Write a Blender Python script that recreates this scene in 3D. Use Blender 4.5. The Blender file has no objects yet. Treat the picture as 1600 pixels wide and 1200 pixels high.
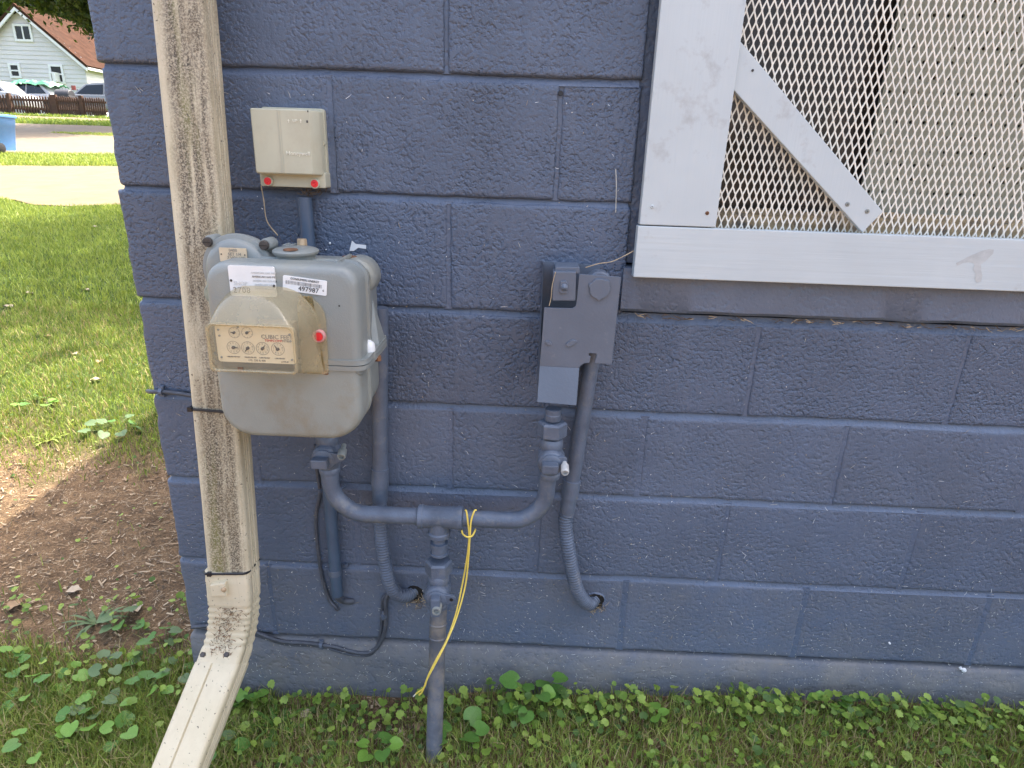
import bpy, bmesh, math, random
import numpy as np
from mathutils import Vector, Matrix, noise
random.seed(7); rng = np.random.default_rng(7)
scene = bpy.context.scene
COL = scene.collection
rad = math.radians

# ------------------------------------------------------------------ camera
FPX = 984.02
YAW, PITCH, ROLL = 0.0151228, -0.3350917, -0.0347482
CAM = np.array([0.149826, -1.203901, 1.215846])
def _rot(a, b, c):
    ca, sa, cb, sb, cc, sc = math.cos(a), math.sin(a), math.cos(b), math.sin(b), math.cos(c), math.sin(c)
    Rz = np.array([[ca, -sa, 0], [sa, ca, 0], [0, 0, 1]]); Rx = np.array([[1, 0, 0], [0, cb, -sb], [0, sb, cb]])
    Ry = np.array([[cc, 0, sc], [0, 1, 0], [-sc, 0, cc]])
    return Rz @ Rx @ Ry
RC = _rot(YAW, PITCH, ROLL)
cd = bpy.data.cameras.new('camera'); cam = bpy.data.objects.new('camera', cd); COL.objects.link(cam)
cd.sensor_width = 36; cd.lens = FPX / 1600 * 36; cd.clip_start = 0.02; cd.clip_end = 600
M = Matrix.Identity(4)
for i in range(3):
    M[i][0] = RC[i, 0]; M[i][1] = RC[i, 2]; M[i][2] = -RC[i, 1]; M[i][3] = CAM[i]
cam.matrix_world = M
scene.camera = cam
scene.cycles.max_bounces = 6; scene.cycles.diffuse_bounces = 3; scene.cycles.glossy_bounces = 2; scene.cycles.transmission_bounces = 3; scene.cycles.transparent_max_bounces = 8

# ------------------------------------------------------------------ light
SUN_AZ = rad(40)          # to the right of +Y, behind the building
SUN_EL = rad(62)
w = bpy.data.worlds.new('World'); scene.world = w; w.use_nodes = True
nt = w.node_tree; bg = nt.nodes['Background']
sky = nt.nodes.new('ShaderNodeTexSky'); sky.sky_type = 'NISHITA'; sky.sun_disc = False
sky.sun_elevation = SUN_EL; sky.sun_rotation = SUN_AZ
sky.air_density = 1.0; sky.dust_density = 7.0; sky.ozone_density = 0.6
nt.links.new(sky.outputs[0], bg.inputs[0]); bg.inputs[1].default_value = 0.15
sd = bpy.data.lights.new('sun', 'SUN'); sd.energy = 2.3; sd.angle = rad(0.6); sd.color = (1, .94, .84)
sun = bpy.data.objects.new('sun', sd); COL.objects.link(sun)
tosun = Vector((math.sin(SUN_AZ) * math.cos(SUN_EL), math.cos(SUN_AZ) * math.cos(SUN_EL), math.sin(SUN_EL)))
sun.rotation_euler = (-tosun).to_track_quat('-Z', 'Y').to_euler(); sun.location = (4, 6, 12)
vs = scene.view_settings
vs.view_transform = 'Standard'; vs.look = 'None'; vs.exposure = 2.4; vs.gamma = 1.0; vs.use_curve_mapping = False

# ------------------------------------------------------------------ survey helpers (photo pixel + depth from wall -> metres)
def ray(u, v): return RC @ np.array([(u - 800) / FPX, 1, (600 - v) / FPX])
def P(u, v, Y):
    d = ray(u, v); return Vector(CAM + d * ((Y - CAM[1]) / d[1]))
PROF = [(-60, -.6), (-2, 0), (0, 0), (1, .05), (3, .16), (6, .37), (9, .62), (13, .98), (17, 1.32), (22, 1.85), (28.4, 2.62), (31, 2.72), (44, 2.85), (80, 4.0), (300, 8)]
PX = [p[0] for p in PROF]; PZ = [p[1] for p in PROF]
XG = [-3, -.7, -.48, .3, .9, 3]; ZG = [-.03, -.05, -.045, .015, .03, .03]
def gz(x, y):
    b = float(np.interp(y, PX, PZ)); f = max(0, 1 - max(0, y) / 4)
    b += f * float(np.interp(x, XG, ZG))
    if abs(x) < 6 and -2 < y < 6:
        b += .012 * noise.noise((x * 5, y * 5, 0)) * f + .004 * noise.noise((x * 22, y * 22, 3)) * f
    return b
def G(u, v):
    z = 0.0
    for _ in range(25):
        d = ray(u, v); t = (z - CAM[2]) / d[2]; q = CAM + d * t; z = .5 * z + .5 * gz(q[0], q[1])
    return Vector((q[0], q[1], gz(q[0], q[1])))

# ------------------------------------------------------------------ object helpers
def tag(o, label=None, cat=None, group=None, kind=None):
    if label: o['label'] = label
    if cat: o['category'] = cat
    if group: o['group'] = group
    if kind: o['kind'] = kind
    return o
def empty(name, loc):
    o = bpy.data.objects.new(name, None); COL.objects.link(o); o.location = loc; o.empty_display_size = .05
    return o
def base_of(o):
    return Vector((0, 0, 0)) if o.parent else o.location.copy()   # parts are built in world metres, roots carry the offset
def link(name, me, parent=None):
    o = bpy.data.objects.new(name, me); COL.objects.link(o)
    if parent:
        o.parent = parent
        o.matrix_parent_inverse = Matrix.Translation(-base_of(parent))
    return o
class MB:
    def __init__(s): s.v = []; s.f = []; s.m = []; s.mi = 0
    def add(s, vs, fs):
        n = len(s.v); s.v += [tuple(v) for v in vs]
        for f in fs: s.f.append(tuple(i + n for i in f)); s.m.append(s.mi)
        return s
    def box(s, a, b):
        x0, y0, z0 = a; x1, y1, z1 = b
        return s.add([(x0, y0, z0), (x1, y0, z0), (x1, y1, z0), (x0, y1, z0), (x0, y0, z1), (x1, y0, z1), (x1, y1, z1), (x0, y1, z1)],
                     [(0, 3, 2, 1), (4, 5, 6, 7), (0, 1, 5, 4), (1, 2, 6, 5), (2, 3, 7, 6), (3, 0, 4, 7)])
    def loft(s, rings, cap=True, close=True):
        n = len(rings[0]); vs = [v for r in rings for v in r]; fs = []
        for i in range(len(rings) - 1):
            for j in range(n if close else n - 1):
                k = (j + 1) % n; fs.append((i * n + j, i * n + k, (i + 1) * n + k, (i + 1) * n + j))
        if cap:
            fs.append(tuple(reversed(range(n)))); o = (len(rings) - 1) * n; fs.append(tuple(o + j for j in range(n)))
        return s.add(vs, fs)
    def tube(s, path, r, seg=14, cap=True):
        path = [Vector(p) for p in path]; n = len(path); rs = r if hasattr(r, '__len__') else [r] * n
        rings = []; up = None
        for i in range(n):
            t = (path[min(i + 1, n - 1)] - path[max(i - 1, 0)]).normalized()
            if up is None:
                up = Vector((0, 1, 0)) if abs(t.y) < .9 else Vector((1, 0, 0))
            a = t.cross(up); a.normalize(); b = a.cross(t); up = b
            rings.append([path[i] + (a * math.cos(q) + b * math.sin(q)) * rs[i] for q in [2 * math.pi * k / seg for k in range(seg)]])
        return s.loft(rings, cap)
    def lathe(s, o, axis, prof, seg=20, rot=0):
        o = Vector(o); ax = Vector(axis).normalized(); a = ax.orthogonal().normalized(); b = ax.cross(a); rings = []
        for r, t in prof:
            r = max(r, 1e-4)
            rings.append([o + ax * t + (a * math.cos(q) + b * math.sin(q)) * r for q in [rot + 2 * math.pi * k / seg for k in range(seg)]])
        return s.loft(rings)
    def hexnut(s, o, axis, r, h, rot=0):
        return s.lathe(o, axis, [(r * .86, 0), (r, h * .12), (r, h * .88), (r * .86, h)], 6, rot)
    def prism(s, poly, y0, y1):
        """poly: list of (x, z), extruded along Y"""
        return s.loft([[(x, y0, z) for x, z in poly], [(x, y1, z) for x, z in poly]])
    def build(s, name, mats, parent=None, smooth=None, bevel=0, bseg=2):
        me = bpy.data.meshes.new(name); me.from_pydata(s.v, [], s.f)
        mats = mats if isinstance(mats, (list, tuple)) else [mats]
        for m in mats: me.materials.append(m)
        me.polygons.foreach_set('material_index', s.m)
        bm = bmesh.new(); bm.from_mesh(me); bmesh.ops.recalc_face_normals(bm, faces=bm.faces)
        if bevel:
            ed = [e for e in bm.edges if len(e.link_faces) == 2 and e.calc_face_angle(0) > .6]
            bmesh.ops.bevel(bm, geom=ed, offset=bevel, segments=bseg, profile=.6, affect='EDGES', clamp_overlap=True)
        bm.to_mesh(me); bm.free()
        if smooth is not None:
            me.polygons.foreach_set('use_smooth', [True] * len(me.polygons))
            try: me.set_sharp_from_angle(angle=rad(smooth))
            except Exception: pass
        return link(name, me, parent)
def crom(pts, n=8):
    pts = [Vector(p) for p in pts]; q = [pts[0] * 2 - pts[1]] + pts + [pts[-1] * 2 - pts[-2]]; out = []
    for i in range(1, len(q) - 2):
        for k in range(n):
            t = k / n
            out.append(.5 * ((2 * q[i]) + (q[i + 1] - q[i - 1]) * t + (2 * q[i - 1] - 5 * q[i] + 4 * q[i + 1] - q[i + 2]) * t * t + (3 * q[i] - q[i - 1] - 3 * q[i + 1] + q[i + 2]) * t ** 3))
    return out + [pts[-1]]
def resample(path, step):
    L = [0]
    for a, b in zip(path, path[1:]): L.append(L[-1] + (b - a).length)
    n = max(2, int(L[-1] / step)); out = []
    xs = np.linspace(0, L[-1], n + 1)
    c = [np.interp(xs, L, [p[k] for p in path]) for k in range(3)]
    return [Vector(t) for t in zip(*c)]
def rrect(x0, x1, z0, z1, r, seg=5):
    """rounded rectangle as (x, z); r one value or (bl, br, tr, tl)"""
    rr = r if hasattr(r, '__len__') else (r,) * 4; out = []
    for (cx, cz, a0, q) in ((x0, z0, 180, 0), (x1, z0, 270, 1), (x1, z1, 0, 2), (x0, z1, 90, 3)):
        R = rr[q]; ox = cx + (R if cx == x0 else -R); oz = cz + (R if cz == z0 else -R)
        for k in range(seg + 1):
            a = rad(a0 + 90 * k / seg); out.append((ox + R * math.cos(a), oz + R * math.sin(a)))
    return out
def rawmesh(name, verts, tris, mats, mi=None, parent=None, smooth=False):
    verts = np.asarray(verts, np.float32); tris = np.asarray(tris, np.int32)
    me = bpy.data.meshes.new(name); me.vertices.add(len(verts)); me.vertices.foreach_set('co', verts.ravel())
    me.loops.add(tris.size); me.loops.foreach_set('vertex_index', tris.ravel())
    me.polygons.add(len(tris)); me.polygons.foreach_set('loop_start', np.arange(len(tris), dtype=np.int32) * 3)
    for m in mats: me.materials.append(m)
    if mi is not None: me.polygons.foreach_set('material_index', np.asarray(mi, np.int32))
    if smooth: me.polygons.foreach_set('use_smooth', np.ones(len(tris), bool))
    me.update(calc_edges=True); me.validate()
    return link(name, me, parent)

# ------------------------------------------------------------------ materials
def newmat(name):
    m = bpy.data.materials.new(name); m.use_nodes = True; n = m.node_tree.nodes; l = m.node_tree.links
    return m, n, l, n['Principled BSDF']
def N(n, t, **kw):
    x = n.new('ShaderNode' + t)
    for k, v in kw.items():
        if k in x.inputs: x.inputs[k].default_value = v
        else: setattr(x, k, v)
    return x
def c4(c): return (c[0], c[1], c[2], 1)
def noise_tex(n, l, co, scale, detail=4, rough=.6, vec=None):
    t = N(n, 'TexNoise', Scale=scale, Detail=detail, Roughness=rough)
    if vec:
        mp = N(n, 'Mapping'); mp.inputs['Scale'].default_value = vec; l.new(co, mp.inputs[0]); co = mp.outputs[0]
    l.new(co, t.inputs['Vector']); return t.outputs['Fac']
def ramp(n, l, src, a, b, ca=(0, 0, 0, 1), cb=(1, 1, 1, 1)):
    r = N(n, 'ValToRGB'); r.color_ramp.elements[0].position = a; r.color_ramp.elements[1].position = b
    r.color_ramp.elements[0].color = ca; r.color_ramp.elements[1].color = cb; l.new(src, r.inputs[0]); return r.outputs[0]
def mix(n, l, fac, a, b, mode='MIX'):
    m = N(n, 'MixRGB', blend_type=mode)
    for k, x in ((0, fac), (1, a), (2, b)):
        if hasattr(x, 'is_linked') or hasattr(x, 'links'): l.new(x, m.inputs[k])
        else: m.inputs[k].default_value = x if k == 0 else c4(x)
    return m.outputs[0]
def mul(n, l, a, b):
    m = N(n, 'Math', operation='MULTIPLY')
    for k, x in ((0, a), (1, b)):
        if hasattr(x, 'links'): l.new(x, m.inputs[k])
        else: m.inputs[k].default_value = x
    return m.outputs[0]
def mat(name, col, rough=.5, var=.12, vs=25, dirt=None, dscale=8, dlo=.55, dhi=.75, bump=0, bs=150, metal=0, spec=.5, fine=.0, stretch=None, bvec=None):
    m, n, l, b = newmat(name); tc = N(n, 'TexCoord'); co = tc.outputs['Object']
    f = noise_tex(n, l, co, vs, 3, .6, stretch)
    c = ramp(n, l, f, .3, .7, c4([x * (1 - var) for x in col]), c4([min(1, x * (1 + var)) for x in col]))
    if fine:
        g = noise_tex(n, l, co, 420, 3, .7); c = mix(n, l, fine, c, ramp(n, l, g, .35, .65), 'OVERLAY')
    if dirt:
        d = noise_tex(n, l, co, dscale, 5, .68); c = mix(n, l, ramp(n, l, d, dlo, dhi), c, dirt)
    l.new(c, b.inputs['Base Color']); b.inputs['Metallic'].default_value = metal; b.inputs['Specular IOR Level'].default_value = spec
    rn = noise_tex(n, l, co, vs * 2.3, 2)
    mr = N(n, 'MapRange'); mr.inputs['To Min'].default_value = max(.05, rough - .12); mr.inputs['To Max'].default_value = min(1, rough + .12)
    l.new(rn, mr.inputs[0]); l.new(mr.outputs[0], b.inputs['Roughness'])
    if bump:
        bf = noise_tex(n, l, co, bs, 4, .55, bvec); bp = N(n, 'Bump', Strength=1.0); bp.inputs['Distance'].default_value = bump
        l.new(bf, bp.inputs['Height']); l.new(bp.outputs[0], b.inputs['Normal'])
    return m
def leafmat(name, col, tr=.35, rough=.5, var=.25, vs=12):
    m, n, l, b = newmat(name); tc = N(n, 'TexCoord'); co = tc.outputs['Object']
    f = noise_tex(n, l, co, vs, 5, .65); c = ramp(n, l, f, .3, .72, c4([x * (1 - var) for x in col]), c4([x * (1 + var) for x in col]))
    l.new(c, b.inputs['Base Color']); b.inputs['Roughness'].default_value = rough; b.inputs['Specular IOR Level'].default_value = .3
    t = N(n, 'BsdfTranslucent'); t2 = mix(n, l, .5, c, (col[0] * 1.7, col[1] * 1.6, col[2] * .6)); l.new(t2, t.inputs[0])
    ms = N(n, 'MixShader'); ms.inputs[0].default_value = tr; l.new(b.outputs[0], ms.inputs[1]); l.new(t.outputs[0], ms.inputs[2])
    l.new(ms.outputs[0], n['Material Output'].inputs[0]); return m

PAINT = (.082, .106, .154)
def paint_block(name, col, lump=.0026, fscale=215, dusty=0.0, rough=.38):
    m, n, l, b = newmat(name); tc = N(n, 'TexCoord'); co = tc.outputs['Object']
    f = noise_tex(n, l, co, 5, 3, .6)
    c = ramp(n, l, f, .3, .7, c4([x * .86 for x in col]), c4([x * 1.14 for x in col]))
    oi = N(n, 'ObjectInfo'); orr = N(n, 'MapRange'); orr.inputs['To Min'].default_value = .96; orr.inputs['To Max'].default_value = 1.08; l.new(oi.outputs['Random'], orr.inputs[0])
    hs = N(n, 'HueSaturation'); l.new(orr.outputs[0], hs.inputs['Value']); l.new(c, hs.inputs['Color']); c = hs.outputs[0]   # each block took the paint a little differently
    # worn high spots and dust specks
    v1 = noise_tex(n, l, co, fscale * 2.1, 2, .6)
    c = mix(n, l, mul(n, l, ramp(n, l, v1, .62, .78), .30 + .25 * dusty), c, (.25, .27, .31))
    if dusty:
        d = noise_tex(n, l, co, 9, 5, .7)
        c = mix(n, l, mul(n, l, ramp(n, l, d, .34, .66), dusty), c, (.18, .172, .16))
    st = noise_tex(n, l, co, 6, 3, .6, (5, 5, .45))
    c = mix(n, l, mul(n, l, ramp(n, l, st, .56, .72), .28), c, (.13, .15, .19))
    l.new(c, b.inputs['Base Color'])
    mr = N(n, 'MapRange'); mr.inputs['To Min'].default_value = rough - .1; mr.inputs['To Max'].default_value = rough + .16
    l.new(noise_tex(n, l, co, 30, 2), mr.inputs[0]); l.new(mr.outputs[0], b.inputs['Roughness'])
    b.inputs['Specular IOR Level'].default_value = .5
    # lumpy roller paint over porous block: ridged lumps and pits
    n1 = noise_tex(n, l, co, fscale * .62, 2, .5); n2 = noise_tex(n, l, co, fscale * 1.7, 2, .5)
    n1 = ramp(n, l, n1, .28, .54)
    sm = mul(n, l, ramp(n, l, noise_tex(n, l, co, 11, 3, .6), .40, .64), .75)   # places where thick paint has filled the pores
    n1 = mix(n, l, sm, n1, (1, 1, 1))
    pit = noise_tex(n, l, co, 75, 3, .6)
    a2 = N(n, 'Math', operation='MULTIPLY_ADD'); l.new(n2, a2.inputs[0]); a2.inputs[1].default_value = .26; l.new(n1, a2.inputs[2])
    a3 = N(n, 'Math', operation='MULTIPLY_ADD'); l.new(ramp(n, l, pit, .30, .42), a3.inputs[0]); a3.inputs[1].default_value = .45; l.new(a2.outputs[0], a3.inputs[2])
    bp = N(n, 'Bump', Strength=1.0); bp.inputs['Distance'].default_value = lump
    l.new(a3.outputs[0], bp.inputs['Height']); l.new(bp.outputs[0], b.inputs['Normal'])
    return m
M_WALL = paint_block('wall_paint', PAINT)
M_WALL2 = paint_block('wall_paint_low', tuple(x * 1.06 for x in PAINT), .0018, 170, .12, .48)
M_WALL3 = paint_block('wall_paint_lowest', tuple(x * 1.1 for x in PAINT), .0013, 190, .35, .55)
M_MORT = paint_block('mortar_paint', tuple(x * 1.08 for x in PAINT), .0012, 160)
M_FOUND = paint_block('foundation_paint', (.10, .112, .135), .0014, 120, .95, .78)
M_PIPE = mat('painted_pipe', (.092, .114, .153), .42, .2, 24, (.17, .17, .17), 34, .54, .76, .0009, 240)
M_RISER = mat('weathered_riser', (.095, .103, .122), .6, .25, 40, (.19, .17, .15), 30, .42, .66, .001, 220)
M_CONDB = mat('blue_conduit_paint', (.062, .094, .142), .38, .1, 20, (.2, .22, .25), 60, .66, .8)
M_CABLE = mat('painted_cable', (.062, .068, .082), .5, .2, 60, (.16, .15, .14), 50, .55, .75)
M_PLATE = mat('painted_plate', (.105, .126, .162), .42, .08, 12, (.22, .23, .25), 35, .63, .8, .0004, 200)
M_BLACK = mat('black_plastic', (.012, .012, .014), .4, .1)
M_METER = mat('meter_grey_paint', (.225, .240, .224), .38, .07, 9, (.27, .26, .21), 9, .5, .75, .0005, 420, spec=.5)
M_METERL = mat('meter_grey_lower', (.25, .265, .24), .44, .08, 9, (.23, .21, .16), 14, .5, .72, .0005, 420)
M_BRASS = mat('worn_brass', (.42, .30, .18), .5, .25, 60, (.25, .18, .1), 50, metal=.3)
M_RUST = mat('rust', (.16, .075, .035), .8, .4, 60)
M_BOLT = mat('dark_bolt', (.05, .042, .036), .55, .3, 90)
M_CREAM = mat('cream_plate', (.66, .58, .41), .5, .04, 20)
M_TAN = mat('tan_tag', (.62, .49, .32), .5, .08, 30)
M_WHITE = mat('white_label', (.72, .72, .70), .45, .05, 30, (.5, .5, .48), 40, .6, .8)
M_INK = mat('ink', (.03, .03, .03), .6, .1)
M_INKG = mat('faded_ink', (.22, .20, .17), .6, .1)
M_INKR = mat('red_ink', (.55, .06, .05), .6, .1)
M_RED = mat('red_plastic', (.75, .02, .03), .3, .1, 60)
M_HW = mat('cream_box_plastic', (.47, .45, .33), .45, .05, 10, (.42, .38, .27), 12, .5, .75)
M_HWD = mat('cream_box_relief', (.78, .75, .62), .45, .03, 10)
M_FRAME = mat('grey_white_paint', (.495, .535, .535), .42, .04, 6, (.40, .41, .40), 14, .60, .74, .0005, 1, bvec=(160, 40, 5))
M_FRAMEH = mat('grey_white_paint_rail', (.50, .54, .54), .42, .04, 6, (.40, .41, .40), 14, .62, .76, .0005, 1, bvec=(5, 40, 160))
M_MESHM = mat('cream_metal_mesh', (.78, .73, .62), .45, .08, 30)
M_PEG = mat('pegboard_paint', (.34, .335, .25), .6, .1, 5, (.30, .29, .21), 8, .5, .8, .0005, 120)
M_DARK = mat('dark_interior', (.035, .03, .026), .5, .5, 6, (.16, .12, .09), 9, .58, .68)
M_LEDGE = mat('rough_tan_ledge', (.50, .37, .21), .85, .35, 40, (.16, .14, .12), 30, .5, .66, .006, 70)
M_YELLOW = mat('yellow_wire', (.78, .58, .10), .4, .08, 40)
M_COPPER = mat('bare_end', (.8, .75, .6), .4)
M_STRAW = mat('straw', (.38, .29, .18), .7, .3, 60)
M_STRAWD = mat('dark_litter', (.10, .068, .04), .9, .4, 40)
M_WEB = mat('web', (.5, .48, .42), .8)

def spout_mat(name, grime):
    m, n, l, b = newmat(name); tc = N(n, 'TexCoord'); co = tc.outputs['Object']
    c = ramp(n, l, noise_tex(n, l, co, 6, 4), .3, .7, (.58, .50, .335, 1), (.66, .575, .41, 1))
    st = noise_tex(n, l, co, 1, 6, .62, (75, 40, 2.6)); gr = noise_tex(n, l, co, 330, 4, .75); big = noise_tex(n, l, co, 5, 3)
    s = ramp(n, l, st, .30 if grime else .62, .50 if grime else .8); g = ramp(n, l, gr, .40, .56)
    gg = ramp(n, l, gr, .40, .56, (.30, .30, .30, 1), (1, 1, 1, 1)); fac = mul(n, l, mul(n, l, s, gg), ramp(n, l, big, .25, .45))
    sx = N(n, 'SeparateXYZ'); l.new(co, sx.inputs[0]); dx = N(n, 'Math', operation='ADD'); l.new(sx.outputs['X'], dx.inputs[0]); dx.inputs[1].default_value = .400
    ab = N(n, 'Math', operation='ABSOLUTE'); l.new(dx.outputs[0], ab.inputs[0]); wn = N(n, 'Math', operation='MULTIPLY_ADD'); l.new(st, wn.inputs[0]); wn.inputs[1].default_value = .03; l.new(ab.outputs[0], wn.inputs[2])
    band = ramp(n, l, wn.outputs[0], .040, .054, (1, 1, 1, 1), (.10, .10, .10, 1)); fac = mul(n, l, fac, band)
    c = mix(n, l, mul(n, l, fac, 1.0 if grime else .35), c, (.085, .064, .04))
    c = mix(n, l, mul(n, l, mul(n, l, ramp(n, l, noise_tex(n, l, co, 1, 4, .6, (30, 30, 1.6)), .55, .7), g), .75 if grime else 0.), c, (.17, .17, .035))
    sp = noise_tex(n, l, co, 170, 2, .5); c = mix(n, l, mul(n, l, ramp(n, l, sp, .68, .72), .8), c, (.05, .04, .03))
    c = mix(n, l, mul(n, l, ramp(n, l, noise_tex(n, l, co, 60, 5, .7, (1, 1, .25)), .45, .7), .35 if grime else .12), c, (.28, .21, .11))
    l.new(c, b.inputs['Base Color']); b.inputs['Roughness'].default_value = .5
    bp = N(n, 'Bump', Strength=.6); bp.inputs['Distance'].default_value = .0008; l.new(fac, bp.inputs['Height']); l.new(bp.outputs[0], b.inputs['Normal'])
    return m
M_SPOUT = spout_mat('downspout_grimy', True); M_SPOUT2 = spout_mat('downspout_cleaner', False)

def plastic(name, haze, col, rough, alpha_tint):
    m, n, l, b = newmat(name); out = n['Material Output']
    tr = N(n, 'BsdfTransparent'); tr.inputs[0].default_value = c4(alpha_tint)
    b.inputs['Base Color'].default_value = c4(col); b.inputs['Roughness'].default_value = rough; b.inputs['Specular IOR Level'].default_value = .9
    tc = N(n, 'TexCoord'); nz = noise_tex(n, l, tc.outputs['Object'], 22, 6, .7, (1, 1, 1))
    mr = N(n, 'MapRange'); mr.inputs['To Min'].default_value = max(0, haze - .12); mr.inputs['To Max'].default_value = min(1, haze + .12); l.new(nz, mr.inputs[0])
    ms = N(n, 'MixShader'); l.new(mr.outputs[0], ms.inputs[0]); l.new(tr.outputs[0], ms.inputs[1]); l.new(b.outputs[0], ms.inputs[2]); l.new(ms.outputs[0], out.inputs[0])
    return m
M_COVER = plastic('yellowed_plastic', .44, (.50, .43, .28), .10, (.93, .88, .74))
M_PANE = plastic('clear_plastic', .10, (.7, .66, .55), .08, (.98, .95, .88))

# ground material: soil and green thatch, by real patches of the yard
def ground_mat():
    m, n, l, b = newmat('yard_soil'); tc = N(n, 'TexCoord'); co = tc.outputs['Object']
    f1 = noise_tex(n, l, co, 14, 8, .7); soil = ramp(n, l, f1, .3, .72, (.085, .054, .031, 1), (.25, .165, .092, 1))
    f2 = noise_tex(n, l, co, 170, 4, .7); soil = mix(n, l, .55, soil, ramp(n, l, f2, .3, .7), 'OVERLAY')
    f3 = noise_tex(n, l, co, 7, 7, .7); gr = ramp(n, l, f3, .3, .7, (.035, .055, .014, 1), (.085, .12, .03, 1))
    gr = mix(n, l, .4, gr, ramp(n, l, noise_tex(n, l, co, 60, 5, .7), .3, .7), 'OVERLAY')
    sx = N(n, 'SeparateXYZ'); l.new(co, sx.inputs[0])
    nb = noise_tex(n, l, co, 2.5, 5, .6)
    ad = N(n, 'Math', operation='MULTIPLY_ADD'); l.new(nb, ad.inputs[0]); ad.inputs[1].default_value = 1.4; l.new(sx.outputs['Y'], ad.inputs[2])
    gm = ramp(n, l, N(n, 'Math', operation='MULTIPLY').outputs[0], .0, 1.0)
    mm = gm.node.inputs[0].links[0].from_node; l.new(ad.outputs[0], mm.inputs[0]); mm.inputs[1].default_value = .25
    gm.node.color_ramp.elements[0].position = .42; gm.node.color_ramp.elements[1].position = .58
    c = mix(n, l, gm, soil, gr); l.new(c, b.inputs['Base Color']); b.inputs['Roughness'].default_value = .95; b.inputs['Specular IOR Level'].default_value = .15
    bp = N(n, 'Bump', Strength=.8); bp.inputs['Distance'].default_value = .012; l.new(noise_tex(n, l, co, 90, 6, .7), bp.inputs['Height']); l.new(bp.outputs[0], b.inputs['Normal'])
    return m
M_GROUND = ground_mat()
M_CONC = mat('pale_drive', (.155, .112, .060), .9, .18, 3, (.12, .095, .06), 1.6, .5, .72, .004, 60)
M_ROAD = mat('pale_road', (.16, .122, .076), .9, .12, 2, (.16, .135, .1), 1.2, .52, .75, .004, 50)
G1 = leafmat('grass_green', (.165, .235, .045), .3, .55, .3, 5); G2 = leafmat('grass_light', (.30, .355, .08), .3, .55, .3, 5)
G3 = leafmat('grass_dry', (.40, .32, .16), .2, .7, .3, 9)
L1 = leafmat('ivy_leaf', (.17, .265, .042), .3, .45, .3, 30); L2 = leafmat('ivy_leaf_light', (.26, .355, .065), .3, .45, .25, 30)
L3 = leafmat('ivy_leaf_dark', (.085, .15, .036), .3, .5, .3, 30)
V1 = leafmat('violet_leaf', (.10, .215, .042), .25, .38, .25, 22); V2 = leafmat('violet_leaf_light', (.17, .32, .052), .3, .4, .25, 22)
V3 = leafmat('violet_leaf_grey', (.13, .195, .085), .25, .5, .25, 22)
T1 = leafmat('tree_leaf', (.035, .065, .014), .35, .5, .35, .6); T2 = leafmat('tree_leaf_light', (.08, .12, .02), .4, .5, .3, .6)
M_BARK = mat('bark', (.10, .075, .055), .9, .3, 8, bump=.02, bs=10)
M_DEAD = mat('dead_leaf', (.30, .20, .11), .75, .3, 30); M_DEADP = mat('pale_dead_leaf', (.42, .34, .24), .75, .25, 30)
M_STEM = leafmat('stem', (.12, .16, .04), .1)

# ------------------------------------------------------------------ ground, drive, road
def axis_steps(spec):
    out = [spec[0][0]]
    for a, b, s in spec:
        n = max(1, round((b - a) / s)); out += [a + (b - a) * k / n for k in range(1, n + 1)]
    return out
gx = axis_steps([(-200, -60, 20), (-60, -12, 3), (-12, -3, .5), (-3, 1.8, .04), (1.8, 4, .2), (4, 20, 2), (20, 200, 20)])
gy = axis_steps([(-60, -6, 9), (-6, -.8, .4), (-.8, 2.2, .04), (2.2, 6, .12), (6, 40, .5), (40, 80, 4), (80, 300, 20)])
mb = MB(); nx = len(gx)
mb.add([(x, y, gz(x, y)) for y in gy for x in gx], [(j * nx + i, j * nx + i + 1, (j + 1) * nx + i + 1, (j + 1) * nx + i) for j in range(len(gy) - 1) for i in range(nx - 1)])
tag(mb.build('ground', M_GROUND, smooth=80), kind='structure')
def strip(name, m, ylo, yhi, x0, x1, h=.012, kerb=0):
    xs = np.arange(x0, x1 + .01, .5); rows = 14; mb = MB(); vs = []
    for j in range(rows + 1):
        t = j / rows
        for x in xs:
            a, b = ylo(x), yhi(x); y = a + (b - a) * t; vs.append((x, y, gz(x, y) + h))
    k = len(xs); mb.add(vs, [(j * k + i, j * k + i + 1, (j + 1) * k + i + 1, (j + 1) * k + i) for j in range(rows) for i in range(k - 1)])
    return tag(mb.build(name, m, smooth=80), kind='structure')
wv = lambda x, a, s: a * noise.noise((x * s, 4.2, 1))
strip('driveway', M_CONC, lambda x: 7.55 + wv(x, .5, .9), lambda x: 12.0 + .30 * (x + 9) + wv(x, .3, 1.1), -30, 12)
strip('road', M_ROAD, lambda x: 14.35 + .30 * (x + 10.6) + wv(x, .25, 1.3) if x < -6 else 15.7, lambda x: 23.6 + wv(x, .3, .4), -80, 40, .015)
strip('pavement', M_CONC, lambda x: 25.9 + wv(x, .3, .5), lambda x: 27.2 + wv(x, .3, .5), -80, 40, .012)

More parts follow.
